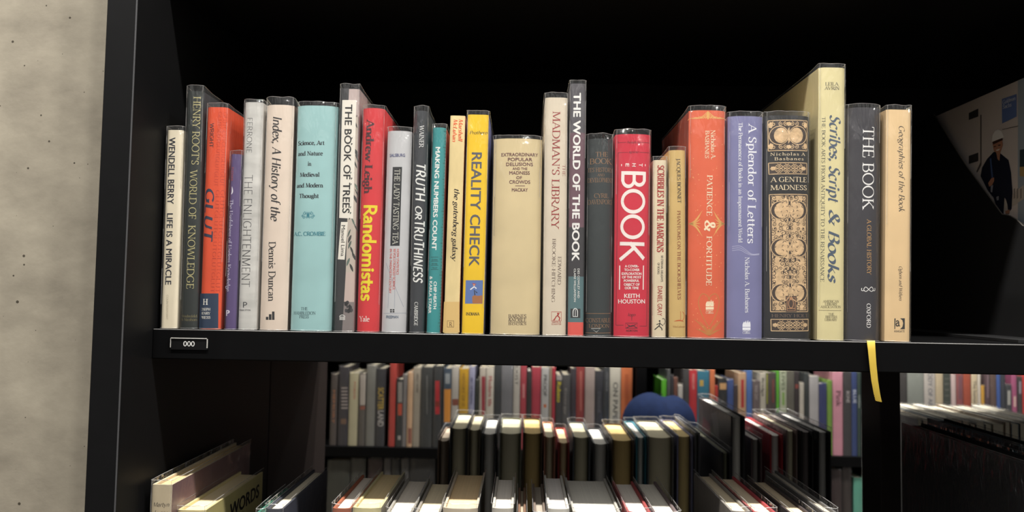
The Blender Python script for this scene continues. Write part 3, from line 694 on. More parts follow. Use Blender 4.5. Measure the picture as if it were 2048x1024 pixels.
# 16
k = main_book('tall off-white book with dark red serif capitals', (1088.9, 1137.3, 195.7), (1083.6, 1133.5, 672.5), 186, .18, (218, 205, 184), bulge=.003, p=4)
text(k, TI, "MADMAN'S LIBRARY", (1105.6, 222), (1102.7, 458.6), 15, 'SL', (156, 50, 50)); text(k, TI, 'THE', q(5, 563, 645), q(5, 563, 722), 6, 'SL', (170, 110, 100))
text(k, AU, 'EDWARD', q(6, 533, 385), q(6, 530, 577), 6.5, 'SL', (120, 104, 92)); text(k, AU, 'BROOKE-HITCHING', q(6, 495, 262), q(6, 488, 697), 6.5, 'SL', (120, 104, 92))
R_ = (176, 60, 52); line(k, EM, [q(6, 488, 763), q(6, 555, 763), q(6, 555, 825), q(6, 488, 825), q(6, 488, 763)], 1, R_)
disc(k, EM, *q(6, 533, 776), 2.2, 2.2, R_); line(k, EM, [q(6, 537, 782), q(6, 520, 795), q(6, 505, 822)], 2, R_); line(k, EM, [q(6, 530, 790), q(6, 545, 805), q(6, 540, 822)], 2.4, R_); line(k, EM, [q(6, 550, 765), q(6, 497, 822)], .8, R_)
text(k, PU, 'SIMON &', q(6, 490, 838), q(6, 553, 838), 2.8, 'NM', R_); text(k, PU, 'SCHUSTER', q(6, 488, 852), q(6, 555, 852), 2.8, 'NM', R_); finish(k)
# 17
k = main_book('tall slim book banded grey, mauve, teal and coral, with white capitals', (1138.7, 1173.3, 167.8), (1134.3, 1168, 673), 161.4, .18, (96, 92, 96), bulge=.002, p=6,
              bands_px=[(150, 266, (84, 81, 86)), (266, 455, (108, 78, 88)), (455, 553.6, (58, 56, 59)), (553.6, 645, (88, 118, 122)), (645, 690, (226, 92, 82))])
text(k, TI, 'THE WORLD OF THE BOOK', (1147.5, 185.4), (1144, 522.5), 15, 'NX', (240, 238, 234)); text(k, AU, 'DES COWLEY AND', q(6, 666, 468), q(6, 666, 670), 4.2, 'NB', (226, 226, 222)); text(k, AU, 'CLARE WILLIAMSON', q(6, 641, 468), q(6, 641, 695), 4.2, 'NB', (226, 226, 222))
decal(k, EM, [q(6, 618, 742), q(6, 685, 742), q(6, 685, 805), q(6, 618, 805)], (46, 48, 50)); line(k, EM, arc(1150.6, 624, 4.5, 7, 0, 180) + [(1146.1, 633), (1155.1, 633), (1155.1, 624)], 1.6, (230, 230, 228)); line(k, EM, [(1150.6, 619), (1150.6, 633)], 1, (230, 230, 228)); finish(k)
# 18
k = main_book('old dark green cloth book with dull gold lettering', (1173, 1229.6, 277.7), (1170.4, 1225.2, 672.5), 267.5, .15, (37, 45, 46), bulge=.007, p=2.4, rough=.6)
D = (150, 112, 78)
for s, u0, u1, v, h in (('THE', 790, 875, 590, 9), ('BOOK', 750, 905, 640, 11), ('ITS HISTORY', 742, 912, 695, 8.5), ('AND', 800, 850, 725, 5), ('DEVELOPMENT', 737, 912, 765, 8.5)): text(k, TI, s, q(5, u0, v), q(5, u1, v), h, 'SL', D)
text(k, AU, 'CYRIL', q(5, 780, 872), q(5, 880, 872), 8.5, 'SL', D); text(k, AU, 'DAVENPORT', q(5, 738, 915), q(5, 908, 915), 9, 'SL', D)
text(k, PU, 'CONSTABLE', q(6, 724, 835), q(6, 893, 835), 8, 'SL', D); text(k, PU, 'LONDON', q(6, 745, 872), q(6, 885, 872), 7, 'SL', D)
for v in (775, 908): line(k, OR, [q(6, 722, v), q(6, 895, v)], .9, D)
line(k, 'sticker_outline', [q(6, 760, 878), q(6, 822, 876), q(6, 795, 902), q(6, 760, 878)], 1, (214, 214, 208)); finish(k)
# 19
k = main_book('crimson book with one huge white word down the spine', (1229.6, 1304.3, 269), (1227.2, 1300.5, 674.8), 258.7, .16, (206, 38, 62), bulge=.005, p=3.4)
W = (242, 232, 226); B = (86, 20, 34)
text(k, 'diagram_lettering', 'headcap', q(5, 1005, 501), q(5, 1100, 501), 5, 'SI', B); text(k, 'diagram_lettering', 'spine', q(5, 1015, 567), q(5, 1085, 567), 5, 'SI', B); text(k, 'diagram_lettering', 'logo', q(6, 1010, 792), q(6, 1062, 792), 6, 'SI', B)
for a_, b_ in (((5, 945, 494), (5, 1000, 494)), ((5, 1105, 494), (5, 1162, 494)), ((5, 945, 480), (5, 945, 498)), ((5, 1162, 480), (5, 1162, 498)), ((5, 945, 562), (5, 1010, 562)), ((5, 1090, 562), (5, 1162, 562)), ((5, 945, 562), (6, 930, 855)), ((5, 1162, 562), (6, 1140, 862)), ((6, 930, 855), (6, 980, 855)), ((6, 1090, 860), (6, 1140, 862)), ((6, 1036, 800), (6, 1036, 823))): line(k, OR, [q(*a_), q(*b_)], .8, B)
for ch, u in (('T', 1086), ('H', 1040), ('E', 994)): text(k, TI, ch, q(5, u, 637), q(5, u - 1, 659), 7.5, 'NB', W)
for u in (967, 1130): line(k, TI, [q(5, u, 641), q(5, u, 655)], 1.4, W)
text(k, TI, 'BOOK', (1243.3, 342), (1239.4, 522.5), 49, 'NM', W)
for s, u0, u1, v in (('A COVER-', 989, 1083, 460), ('TO-COVER', 985, 1090, 485), ('EXPLORATION', 968, 1103, 511), ('OF THE MOST', 970, 1102, 535), ('POWERFUL', 982, 1087, 559), ('OBJECT OF', 982, 1090, 585), ('OUR TIME', 988, 1083, 609)): text(k, SU, s, q(6, u0, v), q(6, u1, v), 5, 'NX', W)
for u in (955, 1117): line(k, SU, [q(6, u, 447), q(6, u - 2, 612)], 2, W)
text(k, AU, 'KEITH', q(6, 985, 668), q(6, 1090, 668), 8.5, 'NB', W); text(k, AU, 'HOUSTON', q(6, 945, 706), q(6, 1128, 706), 8.5, 'NB', W)
line(k, EM, [q(6, 993, 840), q(6, 1075, 840), q(6, 1075, 875), q(6, 993, 875), q(6, 993, 840)], 1, B); line(k, EM, [q(6, 1000, 845), q(6, 1030, 862), q(6, 1070, 846)], 2.4, B, taper=True); line(k, EM, [q(6, 1000, 872), q(6, 1040, 855), q(6, 1070, 872)], 1.6, B); text(k, PU, 'NORTON', q(6, 998, 898), q(6, 1075, 898), 4, 'NB', B); finish(k)
# 20
k = main_book('short narrow cream book with condensed red capitals', (1305.7, 1335, 321), (1303.4, 1333.6, 676), 313.5, .13, (224, 208, 178), bulge=.002, p=5)
R_ = (170, 46, 42)
text(k, TI, 'SCRIBBLES IN THE MARGINS', (1315.2, 330.4), (1313.8, 504), 13, 'SB', R_); text(k, SU, '50 ETERNAL DELIGHTS', q(6, 1236, 378), q(6, 1234, 558), 4.5, 'N', (50, 44, 40)); text(k, SU, 'OF BOOKS', q(6, 1212, 428), q(6, 1211, 505), 4.5, 'N', (50, 44, 40)); text(k, AU, 'DANIEL GRAY', q(6, 1213, 588), q(6, 1210, 790), 10, 'N', R_)
D = (50, 46, 42); line(k, EM, [q(6, 1192, 885), q(6, 1212, 868), q(6, 1225, 855), q(6, 1228, 835)], 2, D); line(k, EM, [q(6, 1222, 860), q(6, 1240, 875), q(6, 1243, 890)], 2, D); line(k, EM, [q(6, 1205, 850), q(6, 1228, 842), q(6, 1250, 858)], 1.6, D); disc(k, EM, *q(6, 1226, 826), 1.8, 1.8, D); line(k, EM, arc(1326.5, 643, 4, 6, -80, 120), 1.2, D); finish(k)
# 21
k = main_book('small golden tan book with dark capitals and a red boat emblem', (1338, 1371.4, 301), (1336.5, 1375, 677.7), 293.6, .14, (208, 176, 112), left=(200, 170, 110), bulge=.003, p=4)
text(k, AU, 'JACQUES BONNET', (1353.2, 317), (1355.4, 406), 7, 'S', (54, 44, 34)); text(k, TI, 'PHANTOMS ON THE BOOKSHELVES', (1354.4, 421), (1355.2, 598.6), 6.5, 'S', (150, 84, 50))
R_ = (196, 92, 40); line(k, EM, [q(8, 198, 828), q(8, 235, 822), q(8, 266, 830)], 2.4, R_, taper=True); line(k, EM, [q(8, 243, 820), q(8, 243, 760)], .8, R_); line(k, EM, arc(1361, 632, 8, 10, 60, -80), 1.1, R_); text(k, PU, 'MacLehose', q(8, 190, 870), q(8, 276, 870), 3.6, 'S', (170, 120, 60)); finish(k)
# 22
k = main_book('orange book with cream serif lettering and gold plant ornaments', (1377.9, 1454, 221.3), (1375, 1452.6, 678), 211.6, .16, (222, 100, 64), left=(150, 66, 48), bulge=.005, p=3.4)
Wc = (244, 226, 192); G = (226, 172, 96); G2 = (196, 130, 66)
text(k, AU, 'Nicholas A.', q(7, 449, 512), q(7, 452, 712), 9, 'S', Wc); text(k, AU, 'BASBANES', q(7, 413, 515), q(7, 410, 705), 7.5, 'S', Wc)
text(k, TI, 'PATIENCE', (1414.5, 349.6), (1413.4, 431.6), 10.5, 'S', Wc); text(k, TI, '&', (1409.5, 440), (1408.5, 462), 21, 'SB', Wc); text(k, TI, 'FORTITUDE', (1413.3, 471.8), (1412.4, 571.3), 10.5, 'S', Wc)
for s in (-1, 1):
    for a_, r in ((8, 18), (16, 24), (25, 28), (33, 30)):
        line(k, OR, [(1416, 222), (1416 + s * a_ * .5, 236), (1416 + s * a_, 232 + a_ * .1), (1416 + s * (a_ + 6), 224 + r * .5)], 1.6, G, .0004, None, True)
    cx = 1379 if s > 0 else 1452
    for dy in (-26, -18, -9, 0, 9, 18, 26): line(k, OR, [(cx, 447), (cx + s * 12, 447 + dy * .25), (cx + s * (22 if abs(dy) < 20 else 26), 447 + dy)], 2.0, G, .0004, None, True)
    line(k, OR, [(1418, 655), (1418 + s * 14, 630), (1418 + s * 21, 604), (1418 + s * 14, 588), (1418 + s * 3, 592), (1418, 602)], 1.4, G2, smooth=True)
    for a_, b_ in ((10, 22), (20, 30), (30, 34), (16, 12), (26, 14)): line(k, OR, [(1418, 672), (1418 + s * a_ * .6, 672 - b_ * .7), (1418 + s * a_, 672 - b_)], 1.8, G2, .0004, None, True)
disc(k, OR, 1416, 231, 3, 8, G); disc(k, OR, 1418, 664, 3.5, 7, G2)
for i in range(90): rr = rg.uniform(.5, 1.1); disc(k, OR, rg.uniform(1382, 1448), rg.uniform(262, 660), rr, rr, (238, 170, 110), .0003, None, 6)
def flame(k, x, y, col):
    decal(k, EM, [(x - 8, y + 9), (x + 8, y + 9), (x + 8, y + 4), (x - 8, y + 4)], col); decal(k, EM, [(x - 8, y + 3), (x + 8, y + 3), (x + 8, y - 2), (x - 8, y - 2)], col)
    for a_, hgt in ((-5.5, 6), (-2, 8), (2, 9), (5.5, 7)): decal(k, EM, [(x + a_ - 2.4, y - 2), (x + a_ + 2.4, y - 2), (x + a_ + 2.2, y - 5), (x + a_ + 1, y - 2 - hgt), (x + a_ - 1.4, y - 5)], col, .0004)
flame(k, 1419.5, 610, Wc); text(k, PU, 'Harper', q(8, 415, 760), q(8, 467, 760), 4, 'S', Wc); text(k, PU, 'Collins', q(8, 415, 776), q(8, 467, 776), 4, 'S', Wc); finish(k)
# 23
k = main_book('lavender blue book with white serif lettering running down', (1456, 1530, 233), (1454.5, 1527.5, 679.7), 223.6, .16, (124, 124, 166), bulge=.005, p=3.4)
W = (238, 238, 244)
text(k, TI, 'A Splendor of Letters', (1497.4, 246), (1495, 487), 16, 'S', W); text(k, SU, 'The Permanence of Books in an Impermanent World', (1477.5, 245), (1477, 485.5), 7.5, 'S', W); text(k, AU, 'Nicholas A. Basbanes', q(8, 683, 390), q(8, 684, 770), 8.5, 'S', W)
for o_ in (0, 4, 8): line(k, OR, [(1465, 493 + o_), (1480, 492 + o_), (1492, 500 + o_ * .8), (1504, 508 + o_ * .3), (1520, 507 + o_ * .3)], 1, (180, 180, 210), smooth=True)
flame(k, 1493, 651, W); text(k, PU, 'Harper', q(8, 667, 898), q(8, 718, 898), 4, 'S', W); text(k, PU, 'Collins', q(8, 667, 913), q(8, 718, 913), 4, 'S', W); finish(k)
# 24
k = main_book('black book with ornate gold scrollwork panels', (1530.8, 1623.3, 231.5), (1528.6, 1624, 678), 222.8, .16, (31, 31, 34), bulge=.006, p=3.2)
GOLD = mat((228, 194, 150), .45, .2, .14, 160, .3); GM = (226, 190, 146); DK = (62, 48, 40)
def bil(c, s, t): 
    return tuple((c[0][i] * (1 - s) + c[1][i] * s) * (1 - t) + (c[3][i] * (1 - s) + c[2][i] * s) * t for i in (0, 1))
def panel(c, kind):
    decal(k, 'gold_panel', list(c), DK, .0002)
    for a_, b_ in ((0, 1), (1, 2), (2, 3), (3, 0)): line(k, 'gold_panel', [c[a_], c[b_]], 1.6, GM, .0005, GOLD)
    wpx = c[1][0] - c[0][0]; hpx = c[3][1] - c[0][1]
    def scroll(s, t, r, a0, sg, w=1.3): line(k, 'gold_panel', spiral(*bil(c, s, t), r, 1.4, a0, sg), w, GM, .0005, GOLD)
    def blob(s, t, rx, ry): disc(k, 'gold_panel', *bil(c, s, t), rx, ry, GM, .0004, GOLD, rag=.14)
    def cres(s, t, r, sd):
        x, y = bil(c, s, t); line(k, 'gold_panel', arc(x, y, r, r, 0, 360, 20), 1.5, GM, .0005, GOLD)
        disc(k, 'gold_panel', x - sd * r * .18, y, r * .74, r * .84, GM, .0004, GOLD)
    if kind == 'head':
        cres(.26, .5, 18.5, -1); cres(.74, .5, 18.5, 1); blob(.5, .5, 2.4, 16); blob(.5, .12, 5, 4); blob(.5, .88, 5, 4)
        for s in (.12, .3, .42, .58, .7, .88):
            for t in (.12, .88): scroll(s, t, 4.6, 90, 1 if s < .5 else -1)
        for s in (.06, .94):
            for t in (.15, .85): blob(s, t, 4, 6)
    elif kind == 'band':
        for s in (.1, .9): blob(s, .5, 5, 4)
        for i, s in enumerate((.2, .3, .4, .5, .6, .7, .8)):
            scroll(s, .34, 5, 90, 1 if i % 2 else -1); scroll(s, .68, 5, -90, -1 if i % 2 else 1)
    else:
        for s0, s1 in ((.05, .475), (.525, .95)): decal(k, 'gold_panel', [bil(c, s0, .012), bil(c, s1, .012), bil(c, s1, .988), bil(c, s0, .988)], GM, .0003, GOLD)
        def dark(s, t, rx, ry): disc(k, 'gold_panel', *bil(c, s, t), rx, ry, DK, .00045, rag=.2)
        def dscroll(s, t, r, a0, sg): line(k, 'gold_panel', spiral(*bil(c, s, t), r, 1.3, a0, sg), 1.1, DK, .00045)
        for t in (.135, .455, .84):
            for s, sd in ((.26, -1), (.74, 1)):
                x, y = bil(c, s, t); disc(k, 'gold_panel', x, y, 18, 18, DK, .0005); disc(k, 'gold_panel', x - sd * 3.2, y, 14.6, 16, GM, .00058, GOLD); line(k, 'gold_panel', arc(x, y, 18, 18, 0, 360, 20), 1.5, GM, .0006, GOLD)
        rr = random.Random(5)
        for i in range(26):
            t = .03 + .94 * i / 25
            for s in (.1, .3, .42): sg = 1 if i % 2 else -1; s_ = s + rr.uniform(-.04, .04); dscroll(s_, t, rr.uniform(3.5, 6.5), rr.uniform(0, 360), sg); dscroll(1 - s_, t, rr.uniform(3.5, 6.5), rr.uniform(0, 360), -sg)
        for i in range(60):
            s, t = rr.uniform(.06, .46), rr.uniform(.02, .97); a_, b_ = rr.uniform(.8, 2.4), rr.uniform(1, 3.2); dark(s, t, a_, b_); dark(1 - s, t, a_, b_)
        for i in range(14): line(k, 'gold_panel', [bil(c, .5, .02 + i * .07), bil(c, .5, .06 + i * .07)], 2.2, GM, .0005, GOLD)
panel((q(7, 847, 445), q(7, 1118, 445), q(7, 1116, 651), q(7, 849, 652)), 'head'); panel((q(7, 850, 735), q(7, 1114, 735), q(7, 1115, 811), q(7, 853, 812)), 'band')
panel((q(7, 855, 951), q(7, 1118, 951), q(8, 1123, 763), q(8, 862, 763)), 'long'); panel((q(8, 864, 815), q(8, 1128, 815), q(8, 1128, 894), q(8, 866, 894)), 'band')
decal(k, EM, [q(8, 960, 655), q(8, 1036, 655), q(8, 1036, 764), q(8, 962, 764)], (74, 56, 46), .0007); line(k, EM, [q(8, 970, 664), q(8, 1026, 664), q(8, 1026, 755), q(8, 970, 755), q(8, 970, 664)], 1.2, (190, 140, 100), .0009)
line(k, EM, arc(1582, 607, 5, 9, 0, 360), 1.4, (190, 140, 100), .0009); disc(k, EM, 1582, 597, 3.2, 3.2, (190, 140, 100), .0009); line(k, EM, [(1575, 617), (1590, 617)], 1.2, (190, 140, 100), .0009)
Wc = (226, 206, 172)
text(k, AU, 'N|i|c|h|o|l|a|s| A', q(7, 860, 686), q(7, 1102, 686), 6, 'S', Wc); text(k, AU, 'B|a|s|b|a|n|e|s', q(7, 886, 718), q(7, 1087, 718), 6, 'S', Wc); text(k, TI, 'A GENTLE', q(7, 860, 866), q(7, 1113, 866), 9.8, 'S', Wc); text(k, TI, 'MADNESS', q(7, 860, 921), q(7, 1113, 921), 9.8, 'S', Wc); text(k, PU, 'HENRY HOLT', q(8, 867, 801), q(8, 1124, 801), 6.5, 'S', (112, 92, 78)); finish(k)
# 25
k = main_book('tallest pale yellow book with a brush-lettered title', (1638, 1692.3, 135.8), (1634, 1691.6, 677.5), 128.2, .22, (222, 210, 160), left=(186, 172, 128), bulge=.003, p=5)
D = (74, 88, 108)
text(k, AU, 'LEILA', q(9, 172, 208), q(9, 264, 208), 6.5, 'S', (84, 80, 66)); text(k, AU, 'AVRIN', q(9, 167, 237), q(9, 270, 237), 6.5, 'S', (84, 80, 66))
text(k, TI, 'Scribes, Script', (1660, 230), (1657.5, 405), 21, 'CAL', D); text(k, TI, '& Books', (1658, 419), (1656, 566), 21, 'CAL', D); text(k, SU, 'THE BOOK ARTS FROM ANTIQUITY TO THE RENAISSANCE', (1644.5, 233.6), (1641.6, 563.4), 6.5, 'SL', (84, 84, 76))
for s, u0, u1, v in (('AMERICAN', 147, 250, 656), ('LIBRARY', 160, 240, 673), ('ASSOCIATION', 132, 263, 691), ('THE', 182, 218, 738), ('BRITISH', 163, 237, 755), ('LIBRARY', 158, 238, 773)): text(k, PU, s, q(10, u0, v), q(10, u1, v), 4.6, 'S', (104, 96, 70))
line(k, PU, [q(10, 125, 706), q(10, 265, 708)], .8, (104, 96, 70)); finish(k)
# 26
k = main_book('dark grey book with large white serif capitals and a gold ribbon bookmark', (1695, 1767, 215.5), (1694, 1764, 683.7), 208, .16, (54, 52, 58), bulge=.007, p=2.8)
W = (240, 238, 236)
text(k, TI, 'THE BOOK', (1726, 253), (1725, 420.3), 23, 'SL', W); text(k, SU, 'A GLOBAL HISTORY', q(10, 429, 122), q(10, 429, 478), 8.5, 'SL', (206, 160, 98)); text(k, PU, 'OXFORD', q(10, 427, 662), q(10, 427, 818), 8, 'S', W)
for s in (-1, 1):
    line(k, OR, [(1737.5, 579), (1737.5 + s * 6, 574), (1737.5 + s * 10, 579), (1737.5 + s * 6, 583), (1737.5, 579)], 1.2, W, smooth=True); line(k, OR, [(1737.5 + s * 8, 581), (1737.5 + s * 14, 581), (1737.5 + s * 14, 576)], 1.2, W, smooth=True)
finish(k)
def ribbon_mat():
    m = bpy.data.materials.new('gold_woven_ribbon'); m.use_nodes = True; nt = m.node_tree; b = nt.nodes['Principled BSDF']; b.inputs['Roughness'].default_value = .4; b.inputs['Metallic'].default_value = .2
    tc = nt.nodes.new('ShaderNodeTexCoord'); wv = nt.nodes.new('ShaderNodeTexWave'); wv.bands_direction = 'DIAGONAL'; wv.inputs['Scale'].default_value = 420; wv.inputs['Distortion'].default_value = 1.0
    rp = nt.nodes.new('ShaderNodeValToRGB'); rp.color_ramp.elements[0].color = lin((150, 118, 24)); rp.color_ramp.elements[1].color = lin((232, 204, 92))
    nt.links.new(tc.outputs['Object'], wv.inputs['Vector']); nt.links.new(wv.outputs['Fac'], rp.inputs['Fac']); nt.links.new(rp.outputs['Color'], b.inputs['Base Color']); return m
b = MB(); rows = []
rp_ = [(1742, 681, 16, .004), (1742, 682.5, 16, -.0066), (1742, 684, 16, -.0076), (1743.5, 700, 15, -.0095), (1746, 730, 14, -.0105), (1749.5, 762, 13.5, -.011), (1754, 788, 13, -.0105), (1757.5, 803, 12.5, -.0095)]
for front in (0, 1):
    r = []
    for x, y, w_, yy in rp_:
        row = []
        for f_ in (-.5, -.17, .17, .5):
            v = P(x + f_ * w_, y + f_ * 2.5 * (y > 690), yy); v = Vector((v.x, yy + (0.0005 if front else 0) - .0004 * math.cos(f_ * 3), max(v.z, 0.0004) if yy > 0 else (0.0012 if yy > -.007 else v.z))); row.append(k.inv @ v)
        r.append(row)
    rows.append(r)
b.grid(rows[0]); b.grid([list(reversed(r)) for r in rows[1]])
for s in (0, -1): b.grid([[r[s] for r in rows[0]], [r[s] for r in rows[1]]])
b.grid([rows[0][-1], rows[1][-1]])
o = b.build('ribbon_bookmark', ribbon_mat(), k.root, smooth=50); o['label'] = 'gold woven ribbon hanging over the shelf edge'
# 27
k = main_book('light tan book with a slanted script title, rightmost on the main shelf', (1772, 1825, 220), (1769, 1822, 682.8), 211, .16, (228, 197, 150), left=(196, 166, 124), bulge=.002, p=7)
D = (74, 66, 56)
text(k, TI, 'Geographies of the Book', (1798, 252), (1797.8, 423.4), 11, 'CH', D); text(k, AU, 'Ogborn and Withers', q(10, 634, 425), q(10, 634, 645), 6.5, 'CH', D)
decal(k, EM, [q(10, 604, 758), q(10, 612, 758), q(10, 609, 826), q(10, 604, 826)], (46, 44, 42)); decal(k, EM, [q(10, 640, 757), q(10, 671, 757), q(10, 671, 827), q(10, 640, 827), q(10, 655, 812), q(10, 660, 790), q(10, 655, 770)], (46, 44, 42))
text(k, EM, 'a', q(10, 612, 809), q(10, 640, 809), 18, 'NM', (46, 44, 42)); text(k, PU, 'ASHGATE', q(10, 602, 846), q(10, 670, 846), 4, 'NM', (80, 72, 60)); finish(k)
# ------------------------------------------------------------------ the magazine and the bookend at the right end of the shelf
MXX = 0.585
def yz(px, py, X=MXX):
    v = PX(px, py, X); return (v.y, v.z)
mag = empty('magazine', (MXX, 0.03, 0)); tag(mag, 'magazine with a man in a white hard hat on its cover', 'magazine')
ztop = yz(1990, 181)[1]; mw = .30
b = MB(); b.box((0.0004, 0.0, 0.0004), (0.0108, mw - .001, ztop - 0.001)); b.build('page_block', pages_material((215, 210, 200)), mag)
b = MB(); b.grid([[(0.0004, mw, z), (0, mw * .5, z), (0, 0, z), (0.0112, 0, z), (0.0112, mw * .5, z), (0.0108, mw, z)] for z in (0.0002, ztop)]); b.build('cover', mat((214, 203, 196), .3, 0, .12, 6), mag)
cov = MB(); cm = []
def cpoly(pts, rgb, lift=.0003, name=None):
    m = ink(rgb, .35)
    if m not in cm: cm.append(m)
    out = []
    for x, y in pts:
        Y, Z = yz(x, y); out.append((-lift, min(max(Y - .03, .0005), mw - .0005), min(Z, ztop - .0005)))
    cov.poly(out, cm.index(m))
cpoly([(1938, 226), (1957, 217), (1957, 233), (1938, 240)], (60, 58, 58)); cpoly([(1938, 312), (1957, 305), (1957, 322), (1938, 328)], (60, 58, 58))
cpoly([(2036, 160), (2090, 132), (2090, 470), (2036, 440)], (150, 160, 168), .0002); cpoly([(2040, 300), (2090, 290), (2090, 330), (2040, 334)], (54, 66, 72)); cpoly([(2040, 334), (2090, 330), (2090, 360), (2040, 352)], (176, 150, 100))
cpoly([(2004, 404), (2048, 370), (2048, 398), (2004, 426)], (190, 180, 168))
for x in (2028, 2034, 2041): cpoly([(x, 378), (x + 3, 376), (x + 3, 396), (x, 398)], (140, 130, 122), .0004)
cpoly([(1961, 230), (1963.5, 229), (1963.5, 330), (1955, 345), (1953, 343), (1961, 325)], (104, 96, 92)); cpoly([(2005, 258.5), (2037, 251), (2037, 252.5), (2005, 260)], (110, 102, 98))
b_ = cov; o = cov.build('cover_picture_or_reflections', cm, mag)
cov = MB(); cm = []
BLU = (98, 118, 168)
cpoly([(2004.5, 198), (2034, 188), (2034, 233), (2005, 247)], BLU, .0005); cov.build('blue_square', cm, mag)
cov = MB(); cm = []
for s, (x0, y0), (x1, y1), h in (('Goldman', (2006.5, 209), (2032.5, 199.5), 8), ('Sachs', (2007, 218), (2024, 212.5), 8)):
    tp = text_polys(s, 'S'); xa = min(x for f in tp for x, y in f); xb = max(x for f in tp for x, y in f)
    for f in tp: cpoly([(x0 + (x - xa) / (xb - xa) * (x1 - x0), y0 + (x - xa) / (xb - xa) * (y1 - y0) - y * h) for x, y in f], (226, 228, 232), .0007)
cov.build('lettering', cm, mag)
cov = MB(); cm = []
NAVY = (32, 34, 48); SK = (176, 126, 100)
cpoly([(1988, 304), (1997, 303), (2008, 312), (2018, 320), (2023, 345), (2026, 385), (2024, 418), (2017, 424), (2016, 410), (2013, 400), (2010, 395), (2008, 428), (1998, 428), (1988, 395), (1976, 380), (1962, 352), (1965, 335), (1975, 318)], NAVY, .0006)
cpoly([(1993, 302), (2002, 303), (2000, 322), (1996, 318)], SK, .0007); cpoly([(1986, 285), (1990, 280), (2005, 276), (2007, 290), (2003, 302), (1996, 307), (1989, 302)], SK, .0008)
cpoly([(1986, 284), (2006, 276), (2007, 280), (1988, 289)], (70, 50, 42), .0009); cpoly([(1989, 293), (1993, 292), (1993, 293.5), (1989, 294.5)], (60, 40, 36), .001); cpoly([(1998, 290), (2003, 289), (2003, 290.5), (1998, 291.5)], (60, 40, 36), .001)
cpoly([(1993, 300), (2002, 297), (1999, 301), (1995, 302)], (236, 222, 210), .001)
cpoly([(1985, 284), (1987, 270), (1992, 262), (1998, 259), (2004, 262), (2008, 270), (2009.5, 275), (1998, 279)], (232, 228, 222), .0011)
cpoly([(1978, 366), (1985, 356), (1990, 355), (1990, 362), (1986, 370), (1980, 374)], SK, .0011); cpoly([(1981, 318), (1984, 316), (1988, 356), (1985, 357)], (70, 90, 130), .001); cpoly([(1983, 372), (1988, 370), (1986, 385), (1983, 384)], (150, 150, 160), .001)
cpoly([(2012, 422), (2021, 419), (2020, 427), (2013, 428)], SK, .0011); cpoly([(1994, 394), (1999, 392), (1999, 400), (1995, 401)], (140, 140, 146), .001)
o = cov.build('printed_man', cm, mag)

be = empty('bookend', (0.572, 0.02, 0)); tag(be, 'black metal bookend with a slanted edge, covering the lower part of the magazine', 'bookend')
pts = [yz(1868, 227, .576), yz(1873, 229, .576), yz(1935, 328, .576), yz(2010, 429, .576), yz(2026, 432, .576), yz(2040, 440, .576), yz(2052, 452, .576), (0.02, .115), (0.02, .0035), (0.345, .0035), (0.345, .300)]
pts = [(y - .02, z) for y, z in pts]; pts[0] = (pts[0][0], min(pts[0][1], .306))
b = MB(); b.poly([(0, y, z) for y, z in pts]); b.poly([(0.0016, y, z) for y, z in reversed(pts)]); b.grid([[(0, y, z) for y, z in pts + pts[:1]], [(.0016, y, z) for y, z in pts + pts[:1]]])
b.build('upright_plate', mat((22, 22, 23), .5, 0, 0), be)
b = MB(); b.tube([(0.0008, y, z) for y, z in pts[1:8]], .0008, 0, 6); b.build('edge_trim', mat((92, 88, 84), .35, .4, 0), be)
b = MB(); b.box((-.05, 0.0, .0004), (.0016, .325, .0034)); b.build('base_plate', mat((22, 22, 23), .5, 0, 0), be)

# ------------------------------------------------------------------ front row of the shelf below, spines towards us
LOW = -0.42
def low_book(label, xl, xr, y, depth, spine, left=None, right=None, page=(226, 212, 182), Y=0.0, film=.005, film_side=.005, **kw):
    a, c = P(xl, y, Y), P(xr, y, Y)
    low_book.n += 1
    return make_book(label, (a.x + c.x) / 2, Y, LOW + .0004, c.x - a.x, depth, a.z - LOW, spine, left, right, page, sleeve=film, film_side=film_side, group='books on the shelf below, spines forward', rim=.0004, seed=40 + low_book.n, **kw)
low_book.n = 0
k = low_book('tall cream art book with a mauve right cover, far left of the lower shelf', 304, 344, 970, .225, (206, 190, 160), (190, 176, 150), (128, 96, 98), (226, 196, 146), bulge=.001, p=8, Y=-.012)
text(k, AU, 'Martyn', (306.5, 1013), (338.5, 1013), 8, 'SI', (62, 54, 46)); text(k, AU, 'Lyons', (309, 1029), (336, 1029), 8, 'SI', (62, 54, 46)); finish(k)
k = low_book('pale yellow covered book with dark letters on its right cover', 354, 411, 1021, .175, (214, 200, 150), (200, 186, 140), (206, 192, 128), (236, 218, 176), bulge=.002, p=6)
# letters on the right cover
b = MB(); tp = text_polys('WORDS', 'NX'); xa = max(x for f in tp for x, y in f)
for f in tp: b.poly([(k.w / 2 + .0003, .068 + x / xa * .095, k.h - .027 + y * .016) for x, y in f])
b.build('cover_lettering', ink((84, 62, 44)), k.root)
low_book('small green book squeezed beside the pale yellow one', 513, 529, 1026, .10, (52, 110, 92), page=(210, 206, 190), bulge=.002, film=.004)
low_book('dark navy covered book with cream pages, alone in the gap left of centre', 531, 566, 1019, .18, (60, 62, 72), (52, 52, 58), (64, 66, 82), (232, 222, 196), bulge=.003, p=4)
low_book('rust spined book in a loose clear sleeve, first of the lower middle run', 664, 702, 1018, .15, (160, 92, 66), (70, 60, 52), (96, 70, 58), (236, 226, 210), bulge=.003)
low_book('pale yellow spined book with warm cream pages', 704, 761, 1017, .165, (206, 196, 150), (190, 180, 140), (170, 160, 140), (232, 208, 160), bulge=.004)
low_book('white paged book with pale grey covers, third of the lower middle run', 772, 824, 1026, .15, (150, 146, 138), (130, 124, 116), (150, 148, 140), (232, 222, 206), bulge=.004)
